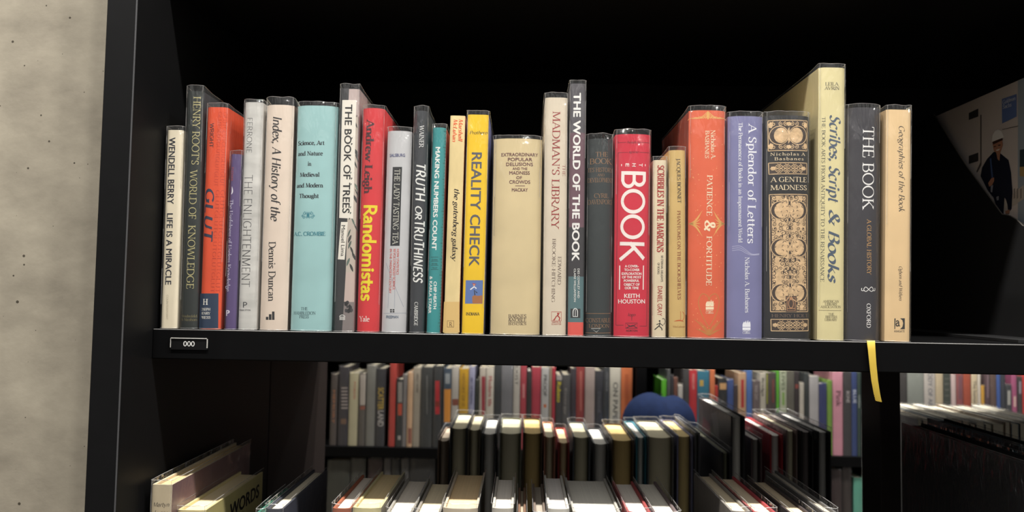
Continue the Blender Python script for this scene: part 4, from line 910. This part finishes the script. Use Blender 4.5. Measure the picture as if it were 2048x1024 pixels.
low_book('white paged book with a grey cover, fourth of the lower middle run', 829, 880, 1028, .14, (140, 134, 126), (110, 106, 100), (150, 140, 124), (234, 218, 184), bulge=.004)
low_book('wide book with peach cream pages and a black left hinge', 885, 955, 1018, .165, (196, 182, 160), (44, 42, 42), (80, 76, 70), (236, 206, 160), bulge=.005)
low_book('white paged book in a bright clear sleeve, standing apart at the centre', 984, 1027, 1018, .14, (190, 184, 172), (70, 68, 66), (110, 104, 96), (240, 232, 220), bulge=.004)
low_book('small brown book sunk low in the gap right of the centre book', 1036, 1052, 1034, .12, (120, 92, 74), page=(186, 172, 150), film=.003)
low_book('small grey brown book sunk low beside the bright white one', 1068, 1092, 1030, .13, (118, 104, 94), page=(170, 160, 146), film=.003)
low_book('bright white paged book with black hinge lines', 1096, 1139, 1019, .15, (206, 202, 192), (58, 56, 54), (150, 144, 120), (238, 232, 226), bulge=.004)
low_book('broadest low book, plain grey white pages and pale covers', 1146, 1243, 1027, .155, (176, 172, 164), (150, 146, 120), (170, 164, 160), (226, 222, 210), bulge=.006)
low_book('white paged book with a red left cover, right of the broadest one', 1255, 1303, 1026, .135, (160, 70, 70), (150, 50, 54), (130, 104, 106), (234, 226, 214), bulge=.004)
low_book('white paged book with a mauve left cover and black hinge', 1311, 1362, 1033, .15, (110, 96, 96), (150, 106, 110), (96, 96, 96), (232, 226, 212), bulge=.004)
low_book('book with a plain grey left cover facing the gap', 1463, 1503, 1024, .17, (140, 134, 128), (128, 120, 112), (120, 108, 96), (230, 214, 182), bulge=.003)
low_book('book with red covers and cream pages, beside the grey covered one', 1508, 1554, 1026, .16, (168, 66, 72), (160, 62, 66), (150, 76, 80), (232, 214, 184), bulge=.003)
low_book('dark covered book with a mauve flap, last but one at the right end', 1591, 1634, 1036, .165, (70, 60, 60), (58, 54, 54), (140, 120, 120), (228, 208, 176), bulge=.003)
low_book('grey book in a clear sleeve at the right end of the lower middle run', 1648, 1676, 1026, .19, (100, 98, 96), (80, 80, 80), (120, 118, 116), (206, 196, 176), bulge=.003)

# two big black books in the right bay
def bay_book(label, px0, py0, px1, Yf, depth, w, rgb):
    Xl = P(px1, 0, Yf).x; D_ = DIST + Yf
    z = PX(px0, py0, Xl).z
    return make_book(label, Xl + w / 2, Yf, LOW + .0004, w, depth, z - LOW, rgb, page=(40, 38, 36), sleeve=.004, film_side=.003, group='big black books in the right bay', bulge=.002, rough=.25, seed=70)
bay_book('big glossy black book with its left cover towards us, lower right corner', 2000, 912, 2090, 0.0, .315, .030, (34, 34, 37))
bay_book('second black book behind the glossy one, lower right corner', 2000, 881, 2158, 0.0, .313, .026, (30, 30, 32))

# ------------------------------------------------------------------ back half of the case: books turned away, fore edges towards us
def back_book(label, xl, xr, y, depth, page, cover, end=0.70, film=.007, left=None, right=None, **kw):
    Yn = end - depth
    a, c = P(xl, y, Yn), P(xr, y, Yn); back_book.n += 1
    cc = back_book.cols[back_book.n % len(back_book.cols)]
    return make_book(label, (a.x + c.x) / 2, end, LOW + .0004, c.x - a.x + .0015, depth, a.z - LOW + .002, cover or cc, right, left, page, bulge=.004, p=2.6, sleeve=film, film_side=film, facing=-1, belly=0, sag=.011, rim=.0005,
                     group='books turned with their page edges towards us', seed=80 + back_book.n, **kw)
back_book.n = 0; back_book.cols = ((78, 74, 68), (96, 88, 78), (60, 62, 64), (110, 100, 84))
CRM, WHT, YEL = (234, 224, 190), (238, 234, 224), (240, 208, 140)
back_book('short pale book half hidden at the left end of the turned row', 877, 897, 883, .14, (196, 180, 160), (120, 100, 84))
back_book('first tall turned book from the left, cream top', 901, 934, 858, .16, CRM, None)
back_book('second tall turned book from the left, narrower cream top', 937, 960, 861, .16, CRM, None)
back_book('turned book with a dark grey jacket and white top, third from the left', 965, 992, 869, .16, WHT, (70, 70, 72))
back_book('wide turned book with a rounded clear sleeve and ivory top', 1000, 1042, 868, .165, (236, 228, 196), (120, 120, 104))
back_book('turned book with a golden yellow top, left of the centre', 1047, 1084, 868, .16, YEL, (90, 74, 50))
back_book('narrow turned book with a cream top and salmon cover edge', 1089, 1110, 875, .155, CRM, (190, 130, 104))
back_book('lower turned book with a red cover edge and cream top', 1117, 1138, 887, .15, (236, 214, 168), (168, 60, 60))
back_book('turned book with an ivory speckled top, right of the red edged one', 1147, 1180, 876, .16, CRM, (96, 100, 104))
back_book('lower turned book with a bright white top', 1187, 1217, 889, .155, WHT, (70, 70, 72))
back_book('turned book with a broad golden top, right of the bright white one', 1225, 1267, 882, .17, YEL, (84, 66, 44))
back_book('slim turned book with a teal cover edge', 1273, 1292, 876, .165, WHT, (60, 130, 146))
back_book('broad turned book with an ivory top, below the navy cap', 1297, 1347, 876, .175, CRM, (110, 108, 104))
back_book('turned book with a golden top and lilac cover edge, right of the navy cap', 1355, 1385, 874, .17, (240, 214, 150), (140, 140, 170))
back_book('thin grey booklet with splayed covers, between the golden top and the big black book', 1391, 1399, 868, .18, (150, 150, 120), (96, 96, 100), film=.003)
back_book('lower black turned book in front of the tall glossy one', 1444, 1461, 908, .25, (120, 120, 100), (34, 34, 36))
TALL = back_book('tallest turned book with a glossy dark cover and painted reflections on its left', 1463, 1489, 836, .235, WHT, (44, 44, 47), left=(70, 62, 60))
k = TALL; b = MB()
for pts, mi in (([(.02, .0), (.075, .004), (.085, .022), (.06, .034), (.03, .026)], 0), ([(.10, .03), (.16, .045), (.19, .03), (.17, .075), (.12, .07)], 1), ([(.05, .05), (.09, .06), (.11, .09), (.07, .10)], 2), ([(.15, .0), (.2, .005), (.21, .02), (.17, .025)], 2)):
    b.poly([(k.w / 2 + .0002, k.d - .02 - y, k.h - .105 + z) for y, z in pts], mi)
b.build('cover_picture_or_reflections', [ink((206, 178, 140)), ink((110, 62, 66)), ink((132, 128, 122))], k.root)  # tan, maroon and grey patches imitate reflections in the glossy cover
back_book('turned book with grey pages and mauve covers, right of the tall glossy one', 1503, 1523, 880, .19, (170, 165, 158), (104, 84, 84))
back_book('turned book with a bright red cover edge on white pages', 1541, 1565, 872, .19, (226, 222, 214), (176, 36, 46))
back_book('turned book with cream pages and a pale mauve jacket', 1573, 1594, 863, .19, (230, 222, 190), (140, 118, 112))
back_book('dark turned book second from the right end of the turned row', 1603, 1626, 865, .20, (120, 112, 110), (44, 42, 42))
back_book('large black turned book at the right end of the turned row', 1636, 1661, 866, .21, (200, 198, 192), (36, 36, 38))
# slim booklets in the right bay
rg = random.Random(31); x = 1836; i = 0
SL = ['white', 'grey', 'buff', 'tan', 'pale blue', 'dark', 'ivory', 'brown']; SLC = [(206, 204, 198), (128, 126, 124), (200, 182, 150), (150, 120, 92), (150, 166, 176), (56, 52, 50), (216, 208, 188), (96, 74, 62)]
wid = [10, 16, 13, 19, 11, 22, 14, 12, 18, 15, 24, 13, 17, 20, 14, 18, 12, 16, 21]; ordn = ['first', 'second', 'third', 'fourth', 'fifth', 'sixth', 'seventh', 'eighth', 'ninth', 'tenth', 'eleventh', 'twelfth', 'thirteenth', 'fourteenth', 'fifteenth', 'sixteenth', 'seventeenth', 'eighteenth', 'nineteenth']
while x < 2130 and i < len(wid):
    Yn = 0.49; w_ = wid[i]; y = 843 + (x - 1800) * .022 + rg.uniform(-4, 5)
    a, c = P(x, y, Yn), P(x + w_ - 2.6, y, Yn)
    make_book('slim %s booklet, %s from the post in the right bay' % (SL[i % 8], ordn[i]), (a.x + c.x) / 2, .70, LOW + .0004, c.x - a.x, .21, a.z - LOW, SLC[i % 8], page=(236, 228, 206), bulge=.001, sleeve=.002, film_side=.002, facing=-1,
              paperback=True, group='slim booklets in the right bay', simple=True, seed=200 + i)
    x += w_; i += 1

# ------------------------------------------------------------------ the bookcase across the aisle
FY = 1.54
far = empty('bookcase', (0.2, FY, FLOOR_Z)); tag(far, 'second black bookcase full of books, seen across the aisle', 'bookcase')
xs_post = [(P(640, 800, FY).x - .06, P(640, 800, FY).x - .03), (P(1270, 800, FY).x, P(1291, 800, FY).x), (P(1735, 800, FY).x, P(1757, 800, FY).x), (2.3, 2.33)]
for a_, c_ in xs_post: part('side_panel', [((a_, FY - .02, FLOOR_Z), (c_, FY + .32, .40))], far)
for z in (0.0, LOW, -0.84):
    part('shelf_board', [((xs_post[0][0], FY - .008, z - .031), (xs_post[-1][1], FY + .3, z))], far)
part('back_panel', [((xs_post[0][0], FY + .30, FLOOR_Z), (xs_post[-1][1], FY + .305, .40))], far)
prev = ['the left end']
def far_book(desc, xl, xr, y, rgb, marks=(), page=(224, 214, 190), Y=FY, z0=LOW, depth=.15, group='books on the far shelf', yb=889, film=.003):
    """marks: (x0, x1, y0, y1, colour) blocks of print; letters: (text, x, y0, y1, height, colour)"""
    a, c = P(xl, y, Y), P(xr, y, Y); rg_ = random.Random(int(xl * 7))
    far_book.n += 1
    k = make_book('far %s, right of %s' % (desc, prev[0]), (a.x + c.x) / 2, Y + rg_.uniform(0, .004), z0 + .0004, c.x - a.x - .0008, depth, max(.05, a.z - z0), rgb, page=page, bulge=.002, p=4, sleeve=film, film_side=.001, group=group, simple=True, seed=300 + far_book.n)
    prev[0] = 'the ' + desc.split(' with ')[0].split(' on the ')[0].split(' at the ')[0].split(' by the ')[0].split(' right of ')[0]
    sc = (DIST + FY) / DIST
    for mk in marks:
        if isinstance(mk[0], str):
            s, x_, y0, y1, h_, col = mk; k.Y = Y
            a_ = k.inv @ P(x_, y0, Y); c_ = k.inv @ P(x_, y1, Y)
            tp = text_polys(s, 'NB'); xa = min(q_[0] for f in tp for q_ in f); xb = max(q_[0] for f in tp for q_ in f); hh_ = h_ * DIST / F_PX * sc
            addpoly(k, 'lettering', [[(a_.x + hh_ * (yy - .0), a_.z + (c_.z - a_.z) * (xx - xa) / (xb - xa)) for xx, yy in f] for f in tp], col, .0008)
        else:
            x0, x1, y0, y1, col = mk
            p_ = [k.inv @ P(*v, Y) for v in ((x0, y0), (x1, y0), (x1, y1), (x0, y1))]
            hw_ = k.w / 2 - .0006
            addpoly(k, 'printed_block', [[(max(-hw_, min(hw_, v.x)), min(v.z, k.h - .001)) for v in p_]], col, .0005)
    finish(k); return k
far_book.n = 0
A_ = lambda u: 640 + u / 5.39
Ay = lambda v: 710 + v / 5.39
B_ = lambda u: 860 + u / 4.6545
By = lambda v: 710 + v / 4.6545
C_ = lambda u: 1240 + u / 4.096
Cy = lambda v: 720 + v / 4.096
D_ = lambda u: 1780 + u / 7.6418
Dy = lambda v: 730 + v / 7.6418
def letters(s, u0, u1, v0, v1, col, fx, fy): return (s, fx(u0), fy(v0), fy(v1), fx(u1) - fx(u0), col)
far_book('brown grey book with dull orange print', A_(120), A_(190), Ay(210), (84, 74, 70), [letters('MEMORY', 138, 165, 380, 740, (176, 110, 70), A_, Ay)])
far_book('charcoal book with rows of pale print', A_(208), A_(312), Ay(130), (54, 50, 58), [(A_(228), A_(295), Ay(v), Ay(v + 14), (176, 164, 158)) for v in range(350, 600, 36)] + [(A_(222), A_(280), Ay(690), Ay(745), (120, 90, 70))])
far_book('cream book with faint red print', A_(318), A_(418), Ay(195), (198, 190, 158), [letters('POEMS', 362, 385, 290, 480, (196, 120, 96), A_, Ay)])
far_book('book half white and half grey', A_(424), A_(496), Ay(200), (92, 86, 80), [(A_(430), A_(492), Ay(208), Ay(540), (186, 176, 166)), (A_(430), A_(492), Ay(552), Ay(590), (150, 84, 64))])
far_book('plain mid grey book', A_(506), A_(605), Ay(115), (132, 131, 125))
far_book('black book with yellow and white capitals', A_(610), A_(708), Ay(150), (48, 48, 54), [letters('SCATTER', 628, 690, 352, 590, (206, 172, 60), A_, Ay), letters('LAND', 626, 688, 600, 770, (196, 190, 186), A_, Ay)])
far_book('tall red book', A_(755), A_(824), Ay(76), (192, 62, 52))
far_book('black book with a white panel and red flame', A_(829), A_(893), Ay(262), (40, 42, 42), [(A_(840), A_(885), Ay(290), Ay(510), (150, 144, 138)), (A_(838), A_(890), Ay(525), Ay(650), (190, 74, 44)), (A_(838), A_(868), Ay(870), Ay(915), (170, 166, 160))])
far_book('light grey slim book', A_(895), A_(945), Ay(215), (136, 132, 132))
far_book('peach book with a brown foot', A_(947), A_(1005), Ay(190), (216, 178, 142), [(A_(948), A_(1004), Ay(790), Ay(955), (150, 92, 74))])
far_book('beige book with small dark print', A_(1008), A_(1090), Ay(140), (172, 162, 146), [letters('GREAT WORK', 1040, 1062, 200, 410, (70, 62, 56), A_, Ay)])
far_book('wide dark slate book', A_(1095), A_(1218), Ay(130), (56, 58, 58), [(A_(1148), A_(1158), Ay(220), Ay(640), (120, 120, 118))])
far_book('dark book with a crimson title bar', A_(1228), A_(1325), Ay(120), (52, 54, 56), [(A_(1240), A_(1288), Ay(280), Ay(640), (192, 34, 44)), (A_(1245), A_(1283), Ay(500), Ay(560), (180, 110, 50))])
far_book('navy topped book with an orange panel', A_(1335), A_(1418), Ay(145), (62, 78, 96), [(A_(1337), A_(1416), Ay(370), Ay(725), (226, 150, 52)), (A_(1350), A_(1400), Ay(200), Ay(310), (150, 156, 160))])
far_book('off white book with a brown band', A_(1422), A_(1500), Ay(130), (194, 188, 180), [(A_(1424), A_(1498), Ay(475), Ay(545), (140, 76, 56))])
far_book('mustard yellow book', A_(1504), A_(1605), Ay(150), (212, 164, 24), [letters('HISTORY OF IT', 1535, 1565, 200, 560, (150, 104, 20), A_, Ay)])
far_book('lilac book with navy capitals', A_(1608), A_(1672), Ay(130), (168, 168, 196), [letters('ART OF MAKING', 1625, 1650, 240, 530, (44, 48, 100), A_, Ay)])
far_book('narrow blackish green book', B_(425), B_(452), By(235), (44, 50, 42))
far_book('white book with a dark red block', B_(463), B_(521), By(120), (202, 192, 178), [(B_(480), B_(515), By(200), By(560), (158, 44, 56))])
far_book('white book with red print', B_(525), B_(597), By(120), (216, 208, 194), [letters('Modern life', 545, 580, 200, 480, (176, 70, 66), B_, By)])
far_book('dark slate book right of the white pair', B_(601), B_(666), By(85), (56, 60, 62))
far_book('wide silver grey book', B_(668), B_(778), By(85), (126, 126, 130))
far_book('ivory book with grey capitals', B_(780), B_(841), By(90), (200, 194, 184), [letters('EXIST', 793, 825, 95, 285, (100, 96, 92), B_, By)])
far_book('rose red book', B_(844), B_(902), By(88), (184, 66, 78), [(B_(862), B_(880), By(270), By(400), (214, 140, 140))])
far_book('black book with a pale top', B_(905), B_(947), By(155), (48, 42, 42), page=(238, 232, 220))
far_book('plain crimson book', B_(949), B_(1037), By(115), (186, 58, 76))
far_book('pale grey book with black capitals', B_(1039), B_(1110), By(120), (192, 190, 187), [letters('PROOF', 1058, 1090, 185, 385, (60, 58, 60), B_, By), (B_(1058), B_(1084), By(458), By(490), (200, 110, 60))])
far_book('sand coloured slim book', B_(1112), B_(1137), By(120), (166, 150, 126))
far_book('slim crimson book', B_(1138), B_(1171), By(122), (190, 50, 66))
far_book('dark book with a yellow title', B_(1175), B_(1231), By(190), (66, 62, 62), [(B_(1180), B_(1228), By(192), By(235), (176, 170, 164)), letters('Rubato', 1185, 1222, 252, 440, (226, 208, 40), B_, By)])
far_book('low charcoal book', B_(1234), B_(1307), By(185), (86, 84, 84), [letters('Energy', 1255, 1275, 310, 560, (150, 144, 140), B_, By)])
far_book('plum black book', B_(1312), B_(1362), By(130), (60, 52, 60))
far_book('brick red book', B_(1364), B_(1443), By(103), (152, 54, 50), [(B_(1395), B_(1415), By(150), By(520), (184, 100, 88))])
far_book('blush pink book', B_(1446), B_(1536), By(113), (182, 164, 156))
far_book('wide charcoal book by the blush one', B_(1539), B_(1617), By(150), (58, 58, 64), [letters('STRANGE', 1565, 1590, 340, 540, (104, 104, 108), B_, By)])
far_book('slate book with thin pale print', B_(1620), B_(1672), By(112), (58, 62, 66), [letters('LAST HOUR', 1640, 1662, 160, 340, (130, 130, 130), B_, By)])
far_book('wide ivory book with spaced capitals', B_(1675), B_(1780), By(118), (216, 210, 194), [letters('ON PAPER', 1708, 1752, 255, 660, (90, 88, 84), B_, By)])
far_book('broad orange book at the bay end', B_(1783), B_(1886), By(105), (224, 124, 68), [(B_(1815), B_(1850), By(180), By(470), (206, 104, 52))])
prev[0] = 'the black divider'
far_book('lime green book', C_(342), C_(386), Cy(165), (98, 196, 34), page=(240, 240, 220))
far_book('grey book above the cap', C_(388), C_(414), Cy(78), (82, 84, 84))
far_book('black slim book with dots', C_(416), C_(441), Cy(132), (46, 46, 52))
far_book('rust brown slim book', C_(443), C_(477), Cy(150), (124, 76, 60))
far_book('short white book', C_(479), C_(518), Cy(210), (214, 208, 200))
far_book('dark grey tall book', C_(520), C_(568), Cy(70), (68, 66, 66))
far_book('scarlet book with white print', C_(570), C_(634), Cy(85), (204, 44, 54), [letters('FREEDOM', 594, 612, 115, 240, (232, 170, 160), C_, Cy)])
far_book('teal picture book', C_(637), C_(735), Cy(92), (48, 124, 150), [(C_(655), C_(685), Cy(165), Cy(215), (206, 172, 76))])
far_book('orange slim book', C_(738), C_(779), Cy(80), (224, 126, 76))
far_book('short red book', C_(781), C_(805), Cy(215), (206, 52, 42))
far_book('black book with a tan square', C_(807), C_(876), Cy(150), (38, 40, 42), [(C_(818), C_(874), Cy(190), Cy(242), (216, 168, 112))])
far_book('royal blue book', C_(880), C_(934), Cy(165), (66, 90, 152))
far_book('dark brown short book', C_(936), C_(966), Cy(210), (70, 56, 58))
far_book('tan book with a red stripe', C_(968), C_(1036), Cy(108), (206, 168, 132), [(C_(992), C_(1016), Cy(160), Cy(390), (190, 50, 48))])
far_book('sky blue book', C_(1038), C_(1085), Cy(84), (82, 122, 190))
far_book('grey brown book with pale print', C_(1088), C_(1148), Cy(172), (116, 102, 102), [letters('WAR DAY', 1104, 1134, 205, 330, (176, 164, 160), C_, Cy)])
far_book('cream book with black script', C_(1150), C_(1201), Cy(110), (206, 198, 182), [letters('Bridge', 1165, 1185, 150, 300, (60, 56, 50), C_, Cy)])
far_book('smoky brown book with a yellow edge', C_(1203), C_(1281), Cy(108), (82, 72, 68), [(C_(1204), C_(1211), Cy(112), Cy(360), (190, 196, 40)), (C_(1248), C_(1266), Cy(160), Cy(350), (130, 64, 56))])
far_book('thin bright green book', C_(1283), C_(1308), Cy(85), (104, 190, 54))
far_book('mint white book with green print', C_(1310), C_(1368), Cy(92), (194, 200, 172), [letters('LIVES', 1325, 1352, 100, 250, (96, 110, 80), C_, Cy), (C_(1330), C_(1348), Cy(265), Cy(370), (140, 180, 90))])
far_book('olive grey book', C_(1370), C_(1430), Cy(92), (110, 106, 94))
far_book('black book with red specks', C_(1432), C_(1472), Cy(100), (56, 46, 48), [(C_(1440), C_(1466), Cy(200), Cy(235), (150, 70, 60))])
far_book('short ivory book', C_(1474), C_(1509), Cy(190), (208, 200, 186))
far_book('dark green grey book', C_(1511), C_(1552), Cy(112), (56, 62, 62))
far_book('pearl grey book with faint pattern', C_(1554), C_(1629), Cy(135), (192, 188, 188))
far_book('indigo book', C_(1631), C_(1695), Cy(195), (56, 64, 116))
far_book('leaf green book', C_(1697), C_(1743), Cy(172), (132, 172, 68), page=(240, 238, 210))
far_book('candy pink book with a black word', C_(1746), C_(1831), Cy(98), (222, 156, 172), [letters('Pink', 1775, 1815, 255, 385, (110, 60, 76), C_, Cy)])
far_book('charcoal book with white capitals', C_(1833), C_(1896), Cy(100), (60, 56, 58), [letters('BONE', 1855, 1882, 255, 350, (186, 180, 178), C_, Cy)])
far_book('navy blue book with white capitals', C_(1898), C_(1944), Cy(100), (48, 68, 124), [letters('BLUE', 1912, 1938, 245, 355, (200, 206, 220), C_, Cy)])
far_book('bottle green book', C_(1946), C_(1976), Cy(105), (44, 66, 58), [letters('GREEN', 1954, 1968, 285, 390, (170, 180, 176), C_, Cy)])
prev[0] = 'the right hand divider'
far_book('charcoal book at the start of the right bay', D_(130), D_(270), Dy(90), (66, 62, 60))
far_book('broad pale sage book', D_(272), D_(522), Dy(90), (150, 154, 146))
far_book('ivory book with bold grey capitals', D_(525), D_(698), Dy(90), (204, 196, 188), [letters('BODY OF ART', 585, 650, 60, 700, (112, 112, 120), D_, Dy)])
far_book('biscuit coloured book', D_(700), D_(818), Dy(90), (212, 194, 162))
far_book('dark green grey wide book', D_(822), D_(932), Dy(90), (66, 72, 64), [(D_(840), D_(915), Dy(v), Dy(v + 20), (96, 98, 88)) for v in (200, 280, 370, 460, 560)])
far_book('pinkish white book', D_(934), D_(1016), Dy(150), (224, 200, 196))
far_book('dusty mauve red book', D_(1018), D_(1128), Dy(130), (160, 90, 90), [(D_(1055), D_(1108), Dy(170), Dy(530), (134, 84, 94))])
far_book('terracotta book', D_(1130), D_(1247), Dy(100), (182, 84, 58))
far_book('buff book with dark script', D_(1250), D_(1342), Dy(120), (222, 204, 170), [letters('The human', 1275, 1325, 240, 600, (110, 100, 90), D_, Dy)])
far_book('slim milk white book', D_(1344), D_(1396), Dy(130), (228, 218, 204))
far_book('short amber yellow book', D_(1398), D_(1452), Dy(320), (216, 164, 60))
far_book('plum brown book', D_(1455), D_(1532), Dy(110), (86, 62, 68), [(D_(1488), D_(1515), Dy(150), Dy(500), (130, 106, 112))])
far_book('walnut brown book', D_(1535), D_(1628), Dy(110), (96, 74, 66))
far_book('cobalt blue book', D_(1630), D_(1692), Dy(110), (56, 88, 156))
far_book('blue black book', D_(1695), D_(1770), Dy(120), (50, 54, 64))
far_book('low black book with a white panel', D_(1773), D_(1862), Dy(310), (56, 58, 62), [(D_(1800), D_(1842), Dy(390), Dy(610), (170, 168, 160))])
far_book('orchid mauve book', D_(1865), D_(1948), Dy(140), (168, 84, 122), [(D_(1900), D_(1935), Dy(480), Dy(640), (214, 180, 170))])
far_book('slim black book with a silver word', D_(1958), D_(2026), Dy(190), (58, 52, 52), [(D_(1980), D_(2008), Dy(250), Dy(440), (150, 140, 150))])
far_book('scarlet book at the picture edge', D_(2029), D_(2130), Dy(150), (196, 50, 46))
# the far shelf underneath, its shade put into the darkened book colours
prev[0] = 'the lower left end'
Z2 = -0.84
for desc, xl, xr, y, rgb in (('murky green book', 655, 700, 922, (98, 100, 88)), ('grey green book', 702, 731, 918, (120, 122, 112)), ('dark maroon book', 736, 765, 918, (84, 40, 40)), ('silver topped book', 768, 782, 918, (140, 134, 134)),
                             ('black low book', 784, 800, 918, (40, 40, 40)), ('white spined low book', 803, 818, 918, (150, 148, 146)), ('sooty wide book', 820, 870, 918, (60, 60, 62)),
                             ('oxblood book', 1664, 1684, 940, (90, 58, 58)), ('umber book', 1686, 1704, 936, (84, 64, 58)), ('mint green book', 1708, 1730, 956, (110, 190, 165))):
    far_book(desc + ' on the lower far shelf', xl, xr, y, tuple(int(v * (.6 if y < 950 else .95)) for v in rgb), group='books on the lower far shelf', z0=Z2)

# ------------------------------------------------------------------ person crouching in the aisle, only the cap shows
def person():
    Yp = 1.20; top = P(1322, 788, Yp)
    root = empty('person', (top.x, Yp + .03, FLOOR_Z)); tag(root, 'person low in the aisle, only the top of a navy cap showing', 'person')
    hz = top.z - FLOOR_Z
    # skeleton of a crouching figure, one vertex per joint, local to the feet
    J = {'pel': ((0, .12, .34), .13), 'waist': ((0, .10, hz - .62 if hz > 1 else .5), .125), 'chest': ((0, .05, hz - .44), .15), 'neck': ((0, .01, hz - .27), .058), 'head': ((0, 0, hz - .14), .088), 'crown': ((0, .005, hz - .045), .075)}
    E_ = [('pel', 'waist'), ('waist', 'chest'), ('chest', 'neck'), ('neck', 'head'), ('head', 'crown')]
    for s, n in ((-1, 'l'), (1, 'r')):
        J.update({n + 'sh': ((s * .17, .05, hz - .36), .06), n + 'el': ((s * .21, -.10, hz - .60), .045), n + 'wr': ((s * .15, -.26, hz - .62), .032), n + 'ha': ((s * .13, -.33, hz - .62), .038),
                  n + 'hip': ((s * .10, .10, .34), .10), n + 'kn': ((s * .14, -.26, .46), .065), n + 'an': ((s * .12, -.06, .09), .045), n + 'to': ((s * .13, -.22, .035), .038)})
        E_ += [('chest', n + 'sh'), (n + 'sh', n + 'el'), (n + 'el', n + 'wr'), (n + 'wr', n + 'ha'), ('pel', n + 'hip'), (n + 'hip', n + 'kn'), (n + 'kn', n + 'an'), (n + 'an', n + 'to')]
        for f in range(5):
            a_ = (-.022 + .011 * f) * s; L_ = (.055, .072, .078, .072, .045)[f] if f < 4 else .045
            base = Vector(J[n + 'ha'][0]); off = Vector((a_ * 1.3, -.03, -.005)) if f < 4 else Vector((-s * .035, .0, .0))
            J[n + 'f%d' % f] = (tuple(base + off), .010); J[n + 'g%d' % f] = (tuple(base + off + Vector((a_ * .4, -L_ * .7, -L_ * .45))), .008)
            E_ += [(n + 'ha', n + 'f%d' % f), (n + 'f%d' % f, n + 'g%d' % f)]
    names = list(J); me = bpy.data.meshes.new('body'); me.from_pydata([J[n][0] for n in names], [(names.index(a_), names.index(b_)) for a_, b_ in E_], [])
    o = bpy.data.objects.new('body', me); COL.objects.link(o); o.parent = root
    md = o.modifiers.new('skin', 'SKIN'); sv = me.skin_vertices[0].data
    for i, n in enumerate(names): sv[i].radius = (J[n][1], J[n][1]); sv[i].use_root = (n == 'pel')
    sb = o.modifiers.new('smooth', 'SUBSURF'); sb.levels = 1; sb.render_levels = 2
    me.materials.append(mat((52, 56, 70), .8, 0, .08, 40))
    # cap: two crown halves meeting in a shallow dip, band and peak
    b = MB(); rows = []; n = 40
    for i in range(14):
        t = i / 13.0; r = []
        for j in range(n):
            a_ = 2 * math.pi * j / n; rr = math.sin(min(1.0, t) * math.pi / 2) ** .8
            x, y = math.cos(a_) * .098 * rr, math.sin(a_) * .105 * rr
            z = hz - .115 + .115 * math.cos(t * math.pi / 2) ** .75
            z -= .013 * math.exp(-(((x - .016) / .02) ** 2)) * (1 - t * .6)
            r.append((x, y, z))
        rows.append(r)
    b.grid(rows, 0, True); b.poly([rows[0][j] for j in range(n)])
    b.grid([rows[-1], [(x * 1.005, y * 1.005, z - .03) for x, y, z in rows[-1]]], 0, True)
    cap = b.build('cap', mat((15, 27, 54), .9, 0, .12, 55, .1, .1), root, smooth=60)
    b = MB(); b.tube([(x * 1.001, y * 1.001, z + .0006) for x, y, z in [(0.012, rows[i][10][1], rows[i][10][2]) for i in range(13, 0, -1)]] , .0012, 0, 5); b.build('seam', mat((10, 14, 26), .9, 0, 0), cap)
    b = MB(); g = []
    for i in range(4):
        f_ = i / 3.0; g.append([(math.cos(a_) * (.098 + .0 * f_), math.sin(a_) * .105 + f_ * .07 * math.sin(a_), hz - .14 - .018 * f_) for a_ in [math.pi * (.15 + .7 * q_ / 14) for q_ in range(15)]])
    b.grid(g); b.grid([[(x, y, z - .003) for x, y, z in reversed(r)] for r in g]); b.build('peak', mat((44, 60, 92), .85, 0, .1, 55), cap)
person()
